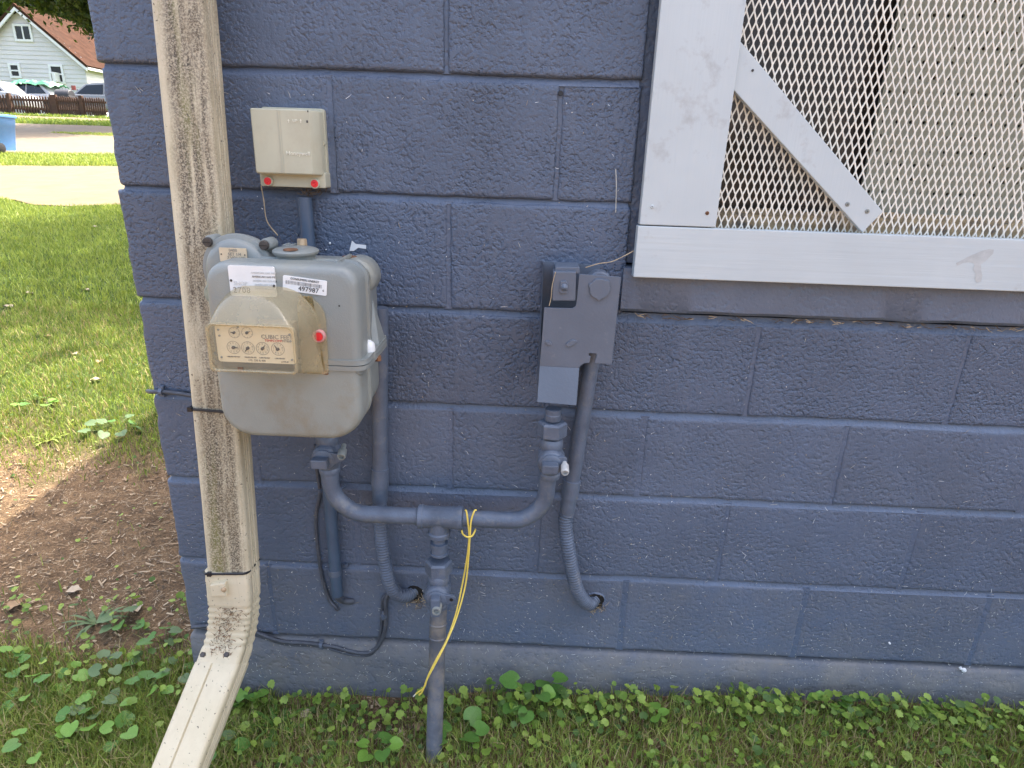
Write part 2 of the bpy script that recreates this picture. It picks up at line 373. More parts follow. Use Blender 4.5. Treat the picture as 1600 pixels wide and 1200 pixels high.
# ------------------------------------------------------------------ block wall
J = [None, 1.357, 1.152, .942, .742, .548, .342, .140]
wall = empty('block_wall', (.3, .1, 0))
tag(wall, 'slate blue painted concrete block wall carrying the meter and pipes', 'wall')
OPX0, OPX1, OPZ0, OPZ1 = .338, 1.74, .957, 2.36
def block(x0, x1, z0, z1, m, seed, rough=1.0, left_round=.006, depth=.006, back=.06, corner=False):
    g = .0045; gh = .0028
    x0 += gh; x1 -= gh; z0 += g; z1 -= g
    def coords(a, b, st):
        e = [0, .002, .004, .007, .011]; n = max(2, round((b - a - .022) / st))
        return [a + t for t in e] + [a + .011 + (b - a - .022) * k / n for k in range(1, n)] + [b - t for t in reversed(e)]
    xs, zs = coords(x0, x1, .011), coords(z0, z1, .011); W, Hh = len(xs), len(zs); vs = []
    tilt = random.uniform(-.0015, .0015); off = random.uniform(-.0015, .001)
    for z in zs:
        for x in xs:
            dl, dr, db, dt = x - x0, x1 - x, z - z0, z1 - z
            y = off + tilt * (z - z0) / .2
            rl = .014 if corner else .008
            for d, r in ((dl, rl if corner else .0055), (dr, .0055), (db, .007), (dt, .007)):
                if d < r: y += depth * (1 - math.sqrt(max(0, 1 - (1 - d / r) ** 2)))
            nn = noise.noise((x * 70, z * 70, seed)); n3 = noise.noise((x * 28, z * 28, seed + 9))
            y += (-.0004 * nn - .0007 * n3) * rough
            ex = max(0, 1 - min(dl, dr) / .02); ez = max(0, 1 - min(db, dt) / .02)
            xx = x + (.0022 if not corner or dl > .02 else .0045) * ex * noise.noise((seed, z * 38, x * 3)); zz = z + .0020 * ez * noise.noise((x * 26, seed, z * 3))
            zz += .0028 * noise.noise((x * 3.2, 0, 2.0 + round(z * 5)))
            vs.append((xx, y, zz))
    fs = [(j * W + i, j * W + i + 1, (j + 1) * W + i + 1, (j + 1) * W + i) for j in range(Hh - 1) for i in range(W - 1)]
    ring = [j * W for j in range(Hh)] + [(Hh - 1) * W + i for i in range(1, W)] + [j * W + W - 1 for j in range(Hh - 2, -1, -1)] + [i for i in range(W - 2, 0, -1)]
    n0 = len(vs); vs += [(vs[i][0], back, vs[i][2]) for i in ring]; k = len(ring)
    fs += [(ring[i], ring[(i + 1) % k], n0 + (i + 1) % k, n0 + i) for i in range(k)]
    mb = MB(); mb.add(vs, fs); return mb.build('block', m, wall, smooth=50)
mort = MB()
B = .4064
rowj = {  # joints measured along each course
    1: [-.4064, P(697, 60, 0).x], 2: [P(518, 210, 0).x, P(872, 230, 0).x], 3: [-.4064, P(701, 400, 0).x],
    4: [-.205, .203, P(1175, 584, 0).x, P(1499, 588, 0).x, 1.43, 1.83], 5: [P(399, 715, 0).x, P(704, 700, 0).x, P(1002, 712, 0).x, P(1312, 724, 0).x, 1.22, 1.63],
    6: [-.203, P(840, 840, 0).x, P(1128, 850, 0).x, P(1422, 862, 0).x, 1.43, 1.84], 7: [P(426, 945, 0).x, 0.0, P(974, 957, 0).x, P(1249, 974, 0).x, P(1531, 985, 0).x, 1.63]}
XL, XR = -.6096, 2.24
rows = [(k, J[k], J[k - 1] if k > 1 else 1.562) for k in range(1, 8)]
for q in range(4): rows.append((-q, 1.562 + .2032 * q, 1.562 + .2032 * (q + 1)))
seed = 1
for k, z0, z1 in rows:
    js = rowj.get(k) or [(-.2032 if k % 2 == 0 else -.4064) + B * i for i in range(0, 7)]
    xs = [XL] + [j for j in js if XL + .05 < j < XR - .05] + [XR]
    m = M_WALL if k < 5 else (M_WALL2 if k < 7 else M_WALL3)
    for i in range(len(xs) - 1):
        a, b2 = xs[i], xs[i + 1]; seed += 1.37
        segs = [(a, b2)]
        if z1 > OPZ0 + .02 and z0 < OPZ1 - .05:
            segs = []
            if a < OPX0: segs.append((a, min(b2, OPX0 + .0045)))
            if b2 > OPX1: segs.append((max(a, OPX1), b2))
            segs = [s for s in segs if s[1] - s[0] > .03]
        for s in segs:
            a_off = .0 if a > XL + .01 else (-.012 + .012 * noise.noise((k * 3.3, .5, 0)))
            block(s[0] + a_off * .5, s[1], z0, z1, m, seed, 1.2 if k < 4 else (.8 if k < 6 else .45), corner=(a < XL + .01), back=.19 if a < XL + .01 else .06)
        if i > 0 and not (OPX0 - .01 < a < OPX1 and z1 > OPZ0 + .02 and z0 < OPZ1):
            d = random.choice([.0012, .002, .003, .004]) if k < 5 else random.choice([.0005, .001, .002])
            mort.box((a - .008, d, z0 + .004), (a + .008, .03, z1 - .004))
# bed-joint mortar strips (slightly wavy, tooled)
for k, z0, z1 in rows:
    if k == 7: continue
    for (xa, xb) in ([(XL + .006, XR)] if not (OPZ0 < z0 < OPZ1) else [(XL + .006, OPX0 - .004), (OPX1 + .004, XR)]):
        n = max(2, int((xb - xa) / .03)); rings = []
        for i in range(n + 1):
            x = xa + (xb - xa) * i / n; wz = z0 + .0028 * noise.noise((x * 3.2, 0, 2.0 + round(z0 * 5))); dd = .0085 + .0014 * noise.noise((x * 9, z0, 5))
            rings.append([(x, dd, wz + .009), (x, dd - .0016, wz + .002), (x, dd - .0082, wz - .0085), (x, .05, wz - .009), (x, .05, wz + .009)])
        mort.loft(rings)
mort.build('mortar', M_MORT, wall, smooth=40)
bk = MB()  # core of the wall behind the blocks, its return along the left side and the roof above
bk.box((XL + .02, .03, -.3), (OPX0 - .03, .19, 2.40)); bk.box((OPX0 - .03, .03, -.3), (OPX1 + .03, .19, OPZ0 - .03)); bk.box((OPX1 + .03, .03, -.3), (XR, .19, 2.40)); bk.box((OPX0 - .03, .03, OPZ1 + .03), (OPX1 + .03, .19, 2.40))
bk.box((XR, .0, -.3), (7, .19, 2.42)); bk.box((6.8, .19, -.3), (7, 6.5, 2.42)); bk.box((XL + .02, 6.3, -.3), (6.8, 6.5, 2.42))
bk.build('core', M_WALL, wall)
rs = MB()
for q in range(13):
    z0 = .14 + .2032 * (q - 1) if q else -.2
    z1 = .14 + .2032 * q
    for i in range(17):
        a = .20 + (0 if q % 2 else -.2) + B * i; b2 = min(a + B, 6.5); a = max(a, .195)
        if b2 - a > .05: rs.box((XL + random.uniform(0, .002), a + .004, z0 + .004), (XL + .04, b2 - .004, z1 - .004))
rs.build('side_blocks', M_WALL, wall, bevel=.004)['kind'] = 'stuff'
rm = MB(); rm.box((XL + .007, .19, -.3), (XL + .03, 6.5, 2.42)); rm.build('side_mortar', M_MORT, wall)
rf = MB(); rf.loft([[(-.74, y, 2.43), (-.74, y, 2.52), (3.2, y, 3.7), (7.2, y, 2.52), (7.2, y, 2.43)] for y in (-.12, 6.9)])
rf.build('roof', mat('roof_shingle', (.10, .09, .085), .9, .3, 5, bump=.01, bs=30), wall)  # unseen roof, added and trimmed to set the shadow edge on the yard
fb = MB(); rings = []
for i in range(121):
    x = XL - .004 + (XR - XL) * i / 120; wz = .134 + .004 * noise.noise((x * 2.2, 7, 0)) ; d = .0015 * noise.noise((x * 7, 1, 4))
    rings.append([(x, .02, wz + .002), (x, .001 + d, wz), (x, -.005 + d, wz - .006), (x, -.007 + d, wz - .06), (x, -.008 + d, -.35), (x, .05, -.35)])
fb.loft(rings); fb.build('foundation', M_FOUND, wall, smooth=50)
sl = MB(); rings = []
for i in range(61):
    x = OPX0 - .004 + (OPX1 + .05 - OPX0) * i / 60; d = .0016 * noise.noise((x * 11, 3, 0)); zb = OPZ0 + .002 * noise.noise((x * 15, 0, 8))
    rings.append([(x, .16, 1.05), (x, -.012 + d, 1.04), (x, -.014 + d, zb + .006), (x, -.009, zb), (x, .16, zb)])
sl.loft(rings); sl.build('window_sill', [paint_block('sill_paint', (.105, .13, .178), .0012, 120, .12)], wall, smooth=40)
rv = MB(); rv.box((OPX0 - .003, .012, OPZ0 + .09), (OPX0 + .02, .3, OPZ1)); rv.build('window_reveal', M_MORT, wall)
# holes where the conduits enter
def hole(u, v, r):
    c = P(u, v, 0); mb = MB(); k = 22; ring = []; ring2 = []
    for i in range(k):
        a = 2 * math.pi * i / k; q = r * (1 + .22 * noise.noise((math.cos(a) * 2, math.sin(a) * 2, u)))
        ring.append((c.x + q * math.cos(a), -.0022, c.z + q * math.sin(a))); ring2.append((c.x + q * 1.28 * math.cos(a), .004, c.z + q * 1.28 * math.sin(a)))
    mb.loft([ring2, ring], cap=False); mb.mi = 1; mb.add(ring, [tuple(range(k))]); o = mb.build('pipe_hole', [M_MORT, M_BLACK], wall); return c
pit_ = P(876, 146, 0); mb = MB(); mb.lathe((pit_.x, -.002, pit_.z), (0, -1, 0), [(.0045, 0), (.0040, .0006)], 9); mb.build('pit', M_BLACK, wall)
h1 = hole(648, 926, .021); h2 = hole(930, 938, .020)

# ------------------------------------------------------------------ window screen
ws = empty('window_screen', (1.05, -.02, 1.03)); tag(ws, 'light grey wooden frame with cream expanded metal mesh over the window', 'window screen')
def board(name, x0, x1, z0, z1, y0, y1, parent=ws):
    mb = MB(); mb.box((x0, y0, z0), (x1, y1, z1)); return mb.build(name, M_FRAMEH if name == 'rail' else M_FRAME, parent, bevel=.0018)
st = board('stile', .3515, .488, 1.1215, 2.29, -.034, -.014); board('stile', 1.60, 1.736, 1.1215, 2.29, -.034, -.014)
rl = board('rail', .349, 1.739, 1.027, 1.1195, -.036, -.013); board('rail', .349, 1.739, 2.292, 2.385, -.036, -.013)
mb = MB(); pts = [P(u, v, -.026) for u, v in ((1150, 56), (1380, 331), (1348, 363), (1136, 129))]
mb.prism([(p.x, p.z) for p in pts], -.026, -.0125); brc = mb.build('brace', M_FRAME, ws, bevel=.0012)
def screw(u, v, Y, parent, m=M_FRAME, r=.0042):
    p = P(u, v, Y); mb = MB(); mb.lathe(p + Vector((0, .001, 0)), (0, -1, 0), [(r, 0), (r, .0016), (r * .7, .0026), (r * .3, .0026), (r * .26, .001)], 14); return mb.build('screw', m, parent, smooth=40)
for u, v in ((1324, 319), (1355, 330)): screw(u, v, -.026, brc, M_METER)
for u, v in ((1019, 323), (1105, 333)): screw(u, v, -.034, st, M_FRAME if u < 1100 else M_RUST, .0035)
screw(1176, 110, -.026, brc, M_BOLT, .0022)
# paint scuffs: bare primer patches on the rail
mb = MB(); sc = [(1494, 411), (1500, 408), (1511, 402), (1522, 397), (1534, 392), (1545, 389), (1553, 390), (1552, 396), (1546, 402), (1540, 408), (1533, 413), (1533, 422), (1535, 431), (1533, 440), (1526, 442), (1523, 436), (1525, 428), (1520, 421), (1523, 412), (1515, 409), (1505, 411), (1499, 414), (1495, 415)]
sp = [P(u, v, -.0365) for u, v in sc]; mb.add([(p.x, -.0364, p.z) for p in sp], [tuple(range(len(sp)))]); mb.build('worn_patch', mat('primer', (.455, .465, .45), .6, .12, 60), rl)
mb = MB(); p_ = .00625; rz = .0163; x0 = .476; nsx = 184; nrow = 80; th = .00125
for i in range(nsx):
    pts = []
    for j in range(nrow):
        s = .5 if (i + j) % 2 == 0 else -.5; z = 1.03 + j * rz; jx = .0010 * noise.noise((i * .7, j * .9, 0))
        pts += [(x0 + (i + s * .93) * p_ + jx, z - rz * .10), (x0 + (i + s * .93) * p_ + jx, z + rz * .10)]
    yo = .0004 * (i % 2); rings = [[(x - th, -.0085 + yo, z), (x + th, -.0085 + yo, z), (x + th, -.0065 + yo, z), (x - th, -.0065 + yo, z)] for x, z in pts]
    mb.loft(rings)
mb.build('metal_mesh', M_MESHM, ws)
# behind the mesh
pb = empty('pegboard', (1.2, .10, 1.12)); tag(pb, 'grey white pegboard panel standing behind the window mesh', 'pegboard')
px0 = P(1345, 310, .10).x; mb = MB(); c = .0254; hr = .0034
for i in range(36):
    for j in range(48):
        cx, cz = px0 + .5 * c + i * c, 1.10 + .5 * c + j * c
        sq = [(-.5, -.5), (0, -.5), (.5, -.5), (.5, 0), (.5, .5), (0, .5), (-.5, .5), (-.5, 0)]
        o = [(cx + a * c, .10, cz + b * c) for a, b in sq]; q = [(cx + hr * math.cos(rad(225 + 45 * k)), .10, cz + hr * math.sin(rad(225 + 45 * k))) for k in range(8)]
        q2 = [(x, .105, z) for x, _, z in q]
        mb.add(o + q + q2, [(k, (k + 1) % 8, 8 + (k + 1) % 8, 8 + k) for k in range(8)] + [(8 + k, 8 + (k + 1) % 8, 16 + (k + 1) % 8, 16 + k) for k in range(8)])
mb.box((px0, .1049, 1.10), (px0 + .0015, .11, 2.3)); mb.build('panel', M_PEG, pb)
mb = MB(); mb.box((px0 + .002, .118, 1.08), (1.75, .124, 2.33)); mb.build('hole_shade_sheet', M_BLACK, pb)  # black sheet, shade behind the peg holes put in as colour
lg = MB(); rings = []
for i in range(90):
    x = OPX0 + .02 + 1.38 * i / 89; r_ = [noise.noise((x * 30, k * 1.7, 0)) * .006 for k in range(5)]
    rings.append([(x, .09, 1.03), (x, .035 + r_[0], 1.03), (x, .04 + r_[1], 1.08 + r_[2]), (x, .05 + r_[3], 1.14 + r_[4]), (x, .09, 1.150 + r_[2])])
lg.loft(rings); lg.build('window_ledge', M_LEDGE, wall, smooth=60)
pn = empty('window_pane', (1.0, .14, 1.1)); tag(pn, 'dark dusty window glass behind the mesh left of the pegboard', 'window')
mg, n, l, b = newmat('dusty_dark_glass'); tc = N(n, 'TexCoord'); co = tc.outputs['Object']
cc = mix(n, l, ramp(n, l, noise_tex(n, l, co, 5, 5, .65), .52, .68), (.042, .032, .025), (.20, .15, .11)); cc = mix(n, l, mul(n, l, ramp(n, l, noise_tex(n, l, co, 240, 3, .6), .64, .7), .7), cc, (.4, .36, .3))
l.new(cc, b.inputs['Base Color']); b.inputs['Roughness'].default_value = .25
mb = MB(); mb.box((OPX0 + .02, .145, 1.05), (1.75, .15, 2.36)); mb.build('glass', mg, pn)
mb = MB(); mb.box((OPX0 + .021, .05, 1.152), (OPX0 + .075, .144, 2.36)); mb.build('jamb', M_LEDGE, pn)
mb = MB(); mb.box((OPX0 + .02, .17, .99), (1.80, .19, 2.40)); mb.build('dark_room_sheet', M_BLACK, wall)  # black sheet, coloured in place of the unlit room behind the window

# ------------------------------------------------------------------ downspout
def spout_section(w_, d_, groove=0):
    """closed outline (a across, b out) with rolled corners and ribs on the narrow sides"""
    pts = []; hw, hd, r = w_ / 2, d_ / 2, .008
    def arc(cx, cy, a0):
        for k in range(5): a = rad(a0 + 22.5 * k); pts.append((cx + r * math.cos(a), cy + r * math.sin(a)))
    arc(hw - r, hd - r, 0)                                     # front right
    for t in (.8, .5, .2, -.14, -.17, -.20, -.23, -.26, -.5, -.8): pts.append(((hw - r) * t * 1.0, hd - (groove if t in (-.17, -.23) else 0)))
    arc(-hw + r, hd - r, 90)
    for t in (.5, .4, .3, .1, 0, -.1, -.3, -.4, -.5): pts.append((-hw + (.0022 if t in (.4, 0, -.4) else 0), (hd - r) * t))
    arc(-hw + r, -hd + r, 180); arc(hw - r, -hd + r, 270)
    for t in (-.5, -.4, -.3, -.1, 0, .1, .3, .4, .5): pts.append((hw - (.0022 if t in (-.4, 0, .4) else 0), (hd - r) * t))
    return pts
SEC = spout_section(.082, .058); SEC2 = spout_section(.082, .058, .0018)
def sweep(mb, path, scl, outs, SEC=SEC):
    rings = []
    for (x, y, z), s, o in zip(path, scl, outs):
        o = Vector(o).normalized(); rings.append([Vector((x + a * s, y, z)) + o * (b * s) for a, b in SEC])
    mb.loft(rings)
ds = empty('downspout', (-.41, -.2, 0)); tag(ds, 'grimy cream aluminium downspout at the corner with ribbed elbow', 'downspout')
cxs = -.4055; lean = Vector((0, -.09, -.98)).normalized(); outn = Vector((0, -.98, .09)).normalized()
def spc(z): return -.10 - .09 * max(0, (1.44 - z)) / .98 + .029
mb = MB(); zz = [2.42, 1.6, 1.44, 1.2, .9, .6, .440]; sweep(mb, [(cxs + .004 * math.sin(z * 3), spc(z), z) for z in zz], [1] * len(zz), [(0, -1, .0 if z > 1.5 else .09) for z in zz])
tube = mb.build('tube', M_SPOUT, ds, smooth=40)
# elbow : crimped bend from near vertical to the sloping outlet
p0 = Vector((cxs, spc(.452), .452)); e1 = P(339, 1033, -.215); e2 = P(272, 1200, -.335)
dirn = (e2 - e1).normalized(); out2 = Vector((0, dirn.z, -dirn.y)).normalized(); out2 = out2 if out2.y < 0 else -out2
ctr1 = e1 - out2 * .029 * 1.05
mb = MB(); path = []; scl = []; outs = []
n = 46
b0 = p0; b3 = ctr1 + dirn * .015; bA = p0 + lean * .085; bB = ctr1 - dirn * .075
for i in range(n + 1):
    t = i / n; q = b0 * (1 - t) ** 3 + bA * 3 * t * (1 - t) ** 2 + bB * 3 * t * t * (1 - t) + b3 * t ** 3
    s = 1.045
    if .34 < t < .86: s += -.065 * (.5 + .5 * math.sin((t - .34) / .52 * 2 * math.pi * 7))
    elif .07 < t < .09 or .22 < t < .24: s += .018
    a = min(1, max(0, (t - .3) / .6)); o = outn.lerp(out2, a)
    path.append(tuple(q)); scl.append(s); outs.append(tuple(o))
sweep(mb, path, scl, outs); elb = mb.build('elbow', M_SPOUT2, ds, smooth=50)
mb = MB(); s0 = ctr1 + dirn * .004; L = .36
sweep(mb, [tuple(s0 + dirn * t) for t in (0, .01, L)], [1.09, 1.10, 1.10], [tuple(out2)] * 3, SEC2); ext = mb.build('outlet', M_SPOUT2, ds, smooth=40)
for u, v in ((318, 1023), (355, 1023)):
    pp = P(u, v, -.222); mb = MB(); mb.hexnut(pp, (0, -.7, .7), .0055, .006); mb.build('screw', M_BOLT, ext)
mb = MB(); pt = [P(u, v, -.196) for u, v in ((330, 912), (354, 908), (356, 928), (332, 929))]; mb.prism([(p.x, p.z) for p in pt], -.2025, -.190); mb.build('tab', M_SPOUT2, elb, bevel=.0015)
mb = MB(); mb.lathe(P(350, 921, -.2025), (0, -1, 0), [(.005, 0), (.005, .002), (.002, .004)], 12); mb.build('screw', M_BRASS, elb, smooth=40)
def cable_tie(z, label, tilt, ux):
    c = Vector((cxs, spc(z), z)); mb = MB(); o = Vector((0, -.98, .09)).normalized(); path = []
    for a, b in SEC[::2]: path.append(c + Vector((a * 1.06, 0, 0)) + o * (b * 1.09) + Vector((0, 0, tilt * a)))
    path.append(path[0]); mb.tube(path, .0026, 6); mb.mi = 0
    q = c + Vector((ux, 0, tilt * ux)) + o * .032; mb.box(q - Vector((.004, .003, .004)), q + Vector((.004, .003, .004)))
    t = mb.build('cable_tie', M_BLACK, smooth=40); tag(t, label, 'cable tie')
cable_tie(P(330, 645, -.165).z, 'black cable tie round the downspout beside the meter', -.05, -.038)
cable_tie(P(350, 897, -.19).z, 'black cable tie round the downspout just above its elbow', .06, -.030)
# dried muck caught on the elbow
vv = []; tt = []
for k in range(240):
    t = random.uniform(.35, .9); i = int(t * n); q = Vector(path[i]); o = Vector(outs[i]).normalized()
    a = random.gauss(0, .014); c0 = q + Vector((a, 0, 0)) + o * .0305; d = Vector((random.gauss(0, 1), random.gauss(0, .5), random.gauss(0, .8))).normalized() * random.uniform(.002, .007); sd_ = d.cross(o).normalized() * .0007
    b = len(vv); vv += [c0 - d - sd_, c0 - d + sd_, c0 + d + o * .002]; tt.append((b, b + 1, b + 2))
rawmesh('dry_debris', vv, tt, [M_STRAWD, M_RUST], rng.integers(0, 2, len(tt)), elb)['kind'] = 'stuff'

# ------------------------------------------------------------------ text helper
def text_mesh(body, size, x, z, y, m, parent, name='lettering', align='CENTER', ext=.0003, rotz=0, sx=1, sp=1):
    cu = bpy.data.curves.new('t', 'FONT'); cu.body = body; cu.size = size; cu.align_x = align; cu.align_y = 'CENTER'; cu.extrude = ext; cu.resolution_u = 2; cu.space_character = sp
    o = bpy.data.objects.new('t', cu); COL.objects.link(o); bpy.context.view_layer.update()
    me = bpy.data.meshes.new_from_object(o.evaluated_get(bpy.context.evaluated_depsgraph_get())); bpy.data.objects.remove(o); bpy.data.curves.remove(cu)
    T = Matrix.Translation((x, y, z)) @ Matrix.Rotation(rad(90), 4, 'X') @ Matrix.Rotation(rotz, 4, 'Z') @ Matrix.Diagonal((sx, 1, 1, 1)); me.transform(T); me.materials.clear(); me.materials.append(m)
    return link(name, me, parent) if parent is not None else me

# ------------------------------------------------------------------ gas meter
gm = empty('gas_meter', (-.225, -.16, .76)); tag(gm, 'grey diaphragm gas meter with yellowed plastic index cover and red seal', 'gas meter')
ZF = .905                                  # flange height
def half(profile, ins, name, m):
    cx = sum(p[0] for p in profile) / len(profile); x0, x1 = min(p[0] for p in profile), max(p[0] for p in profile); z0, z1 = min(p[1] for p in profile), max(p[1] for p in profile)
    mx, mz = (x0 + x1) / 2, (z0 + z1) / 2; rings = []
    for y, i in ins:
        kx = 1 - 2 * i / (x1 - x0); kz = 1 - 2 * i / (z1 - z0)
        rings.append([(mx + (x - mx) * kx, y, mz + (z - mz) * kz) for x, z in profile])
    mb = MB(); mb.loft(rings); return mb.build(name, m, gm, smooth=38)
X0, X1 = -.344, -.106
INS = [(-.254, .014), (-.2525, .008), (-.249, .0035), (-.243, .001), (-.236, 0), (-.204, 0), (-.2015, .005), (-.188, .005), (-.1855, .0), (-.176, 0), (-.1735, .006), (-.10, .007), (-.088, .014)]
up = rrect(X0, X1, ZF - .02, 1.062, (.002, .002, .030, .036), 8)
upper = half(up, INS, 'upper_case', M_METER)
low = rrect(X0 - .004 + .004, X1 - .003, .772, ZF + .01, (.052, .056, .002, .002), 10)
INS2 = [(-.254, .012), (-.2525, .007), (-.249, .003), (-.243, .001), (-.236, 0), (-.204, 0), (-.200, .004), (-.19, .004), (-.186, 0), (-.176, .0), (-.172, .005), (-.100, .006), (-.088, .012)]
half(low, INS2, 'lower_case', M_METERL)
fl = MB(); fo = rrect(X0 - .004, X1 + .009, -.257, -.085, .022, 5)
for z0, z1, d in ((ZF - .0085, ZF - .0008, 0), (ZF + .0008, ZF + .009, .0006)):
    fl.loft([[(x * 1 + d, y, z0) for x, y in fo], [(x, y, z0 + .0015) for x, y in fo], [(x, y, z1 - .0015) for x, y in fo], [(x, y, z1) for x, y in fo]])
for (lx, ly) in ((-.108, -.195),):
    fl.lathe((lx, ly, ZF - .0085), (0, 0, 1), [(.011, 0), (.0125, .002), (.0125, .017), (.010, .021)], 16)
fl.build('flange', M_METER, gm, smooth=35, bevel=0)
# ribbed web above the side lug
mb = MB(); mb.loft([[(-.112, -.165, ZF + .008), (-.112, -.100, ZF + .008), (-.112, -.135, ZF + .085)], [(-.099, -.155, ZF + .008), (-.099, -.108, ZF + .008), (-.111, -.135, ZF + .080)]]); mb.build('web', M_METER, gm)
for (lx, ly, m, r) in ((-.107, -.197, M_WHITE, .0115),):
    mb = MB(); mb.lathe((lx, ly, ZF + .009), (0, 0, 1), [(r, 0), (r * 1.0, .007), (r * .8, .014), (r * .4, .018), (0, .019)], 16); mb.build('bolt_cap', m, gm, smooth=60)
for (lx, ly) in ((-.163, -.250), (-.099, -.170), (-.3, -.25)):
    mb = MB(); mb.hexnut((lx, ly, ZF - .0165), (0, 0, 1), .0068, .009); mb.build('bolt', M_RUST, gm)
# top cap, plug, lifting lugs
mb = MB(); c = P(463, 402, -.175); c.z = 1.0615
mb.lathe(c, (0, -.04, 1), [(.030, -.004), (.031, .0045), (.0345, .006), (.0365, .009), (.0365, .0115), (.033, .014), (.012, .0152), (0, .0154)], 36); mb.build('top_cap', M_METER, gm, smooth=40)
mb = MB(); q = P(462, 403, -.185); mb.lathe((q.x - .003, -.196, c.z + .0145), (0, -.05, 1), [(.012, 0), (.011, .0014), (.004, .002)], 9); mb.build('rust_patch', M_RUST, gm)
mb = MB(); q = P(473, 392, -.13); mb.lathe((q.x, -.13, 1.058), (0, 0, 1), [(.0085, 0), (.0085, .026), (.0078, .028)], 8); mb.build('brass_plug', M_BRASS, gm, smooth=30)
for dx in (-.020, -.009):
    mb = MB(); mb.prism([(q.x + dx - .013 + a, 1.055 + b) for a, b in ((0, 0), (.010, 0), (.010, .018), (.008, .022), (.003, .022), (0, .018))], -.140, -.115); mb.build('lug', M_METER, gm, bevel=.002)
mb = MB(); mb.box((-.150, -.215, 1.058), (-.145, -.13, 1.0645)); mb.build('ridge', M_METER, gm, bevel=.002)
# rear right shoulder
mb = MB(); mb.lathe((-.138, -.150, 1.0255), (0, 1, 0), [(.028, 0), (.0325, .004), (.0335, .008), (.0335, .052), (.030, .058)], 32); mb.build('outlet_shoulder', M_METER, gm, smooth=40)
mb = MB(); mb.lathe((-.150, -.128, 1.0565), (0, 0, 1), [(.013, 0), (.012, .003), (0, .0035)], 10); mb.build('rust_patch', M_RUST, gm)
# round regulator case behind at the left
rc = P(370, 424, -.185); mb = MB()
mb.lathe((rc.x, -.145, rc.z), (0, -1, 0), [(.050, 0), (.056, .006), (.056, .022), (.0595, .024), (.0595, .032), (.0585, .034), (.052, .0355), (.050, .040), (.046, .044), (.040, .046), (0, .047)], 48)
for u, v in ((326, 378), (414, 383)):
    q = P(u, v, -.18); mb.lathe((q.x, -.146, q.z), (0, -1, 0), [(.0085, 0), (.0105, .004), (.0105, .028), (.008, .033)], 16)
    d = (Vector((rc.x, 0, rc.z)) - Vector((q.x, 0, q.z))); pr = Vector((-d.z, 0, d.x)).normalized() * .009; e = Vector((q.x, 0, q.z)) + d * .5
    mb.loft([[(q.x + pr.x, y, q.z + pr.z), (q.x - pr.x, y, q.z - pr.z), (e.x - pr.x * 2, y, e.z - pr.z * 2), (e.x + pr.x * 2, y, e.z + pr.z * 2)] for y in (-.150, -.172)])
rear = mb.build('rear_case', M_METER, gm, smooth=35)
for u, v in ((325, 378), (413, 383)):
    q = P(u, v, -.18); bb = MB(); bb.lathe((q.x, -.177, q.z), (0, -1, 0), [(.0078, 0), (.0078, .006), (.0068, .0078), (.0015, .0078)], 18); bb.mi = 1
    bb.box((q.x - .0062, -.1856, q.z - .0009), (q.x + .0062, -.1846, q.z + .0009)); bb.build('bolt', [M_BOLT, M_BLACK], rear, smooth=35)
ta = P(364, 398, -.196); mb = MB(); mb.prism(rrect(ta.x - .0225, ta.x + .0215, ta.z - .0115, ta.z + .0105, .001, 2), -.1945, -.1930); tg = mb.build('tag', M_TAN, gm)
for s, dz, tx in (('0400', .0065, 0), ('SET 1/4', .0005, .002), ('7 VOL VIE', -.0055, .004)): text_mesh(s, .0068, ta.x + tx, ta.z + dz, -.1947, M_INKG, tg)
for dx in (-.0195, .0185):
    mb = MB(); mb.lathe((ta.x + dx, -.1944, ta.z), (0, -1, 0), [(.0013, 0), (.0011, .0008)], 8); mb.build('rivet', M_BOLT, tg)
mb = MB(); q = P(327, 463, -.19); mb.lathe((q.x, -.165, q.z), (0, -1, 0), [(.017, 0), (.019, .004), (.016, .010)], 20); mb.build('port', mat('port_grey_green', (.27, .29, .22), .5, .15, 60), gm, smooth=40)
# data plate and barcode sticker
a, b_ = P(356, 414, -.2545), P(433, 464, -.2545); mb = MB(); mb.prism(rrect(a.x, b_.x, b_.z, a.z, .003, 3), -.2560, -.2535)
lp = mb.build('label_plate', M_WHITE, gm); cz = (a.z + b_.z) / 2
text_mesh('2708', .0125, a.x + .018, b_.z + .0085, -.2563, M_INKG, lp, sp=1.1)
text_mesh('SHOP', .0085, a.x + .017, b_.z + .019, -.2563, mat('faint_ink', (.55, .55, .53), .6, .05), lp)
for r_ in range(5): text_mesh('AMERICAN GAS METER'[:16 - r_], .0042, a.x + .054, a.z - .010 - r_ * .006, -.2563, M_INKG if r_ == 1 else bpy.data.materials['faint_ink'], lp)
for dx, dz in ((.003, 0), (.0685, -.006)):
    mb = MB(); mb.lathe((a.x + dx, -.2558, cz + dz), (0, -1, 0), [(.0022, 0), (.0018, .0012), (.0006, .0012)], 10); mb.build('rivet', M_BOLT, lp)
a, b_ = P(441, 436, -.2545), P(512, 456, -.2545); cx, cz = (a.x + b_.x) / 2, (a.z + b_.z) / 2; ang = -.10
mb = MB(); ca, sa = math.cos(ang), math.sin(ang); rot2 = lambda x, z: (cx + x * ca - z * sa, cz + x * sa + z * ca)
mb.prism([rot2(x, z) for x, z in rrect(-.0335, .0335, -.0115, .0115, .002, 3)], -.2557, -.2535); bs_ = mb.build('barcode_sticker', M_WHITE, gm)
bars = MB(); x = -.029
while x < .026:
    w_ = random.choice([.0004, .0004, .0008]); q = [rot2(x, .0045), rot2(x + w_, .0045), rot2(x + w_, -.001), rot2(x, -.001)]; bars.add([(i, -.2560, k) for i, k in q], [(0, 1, 2, 3)]); x += w_ + random.choice([.0006, .0008, .0012])
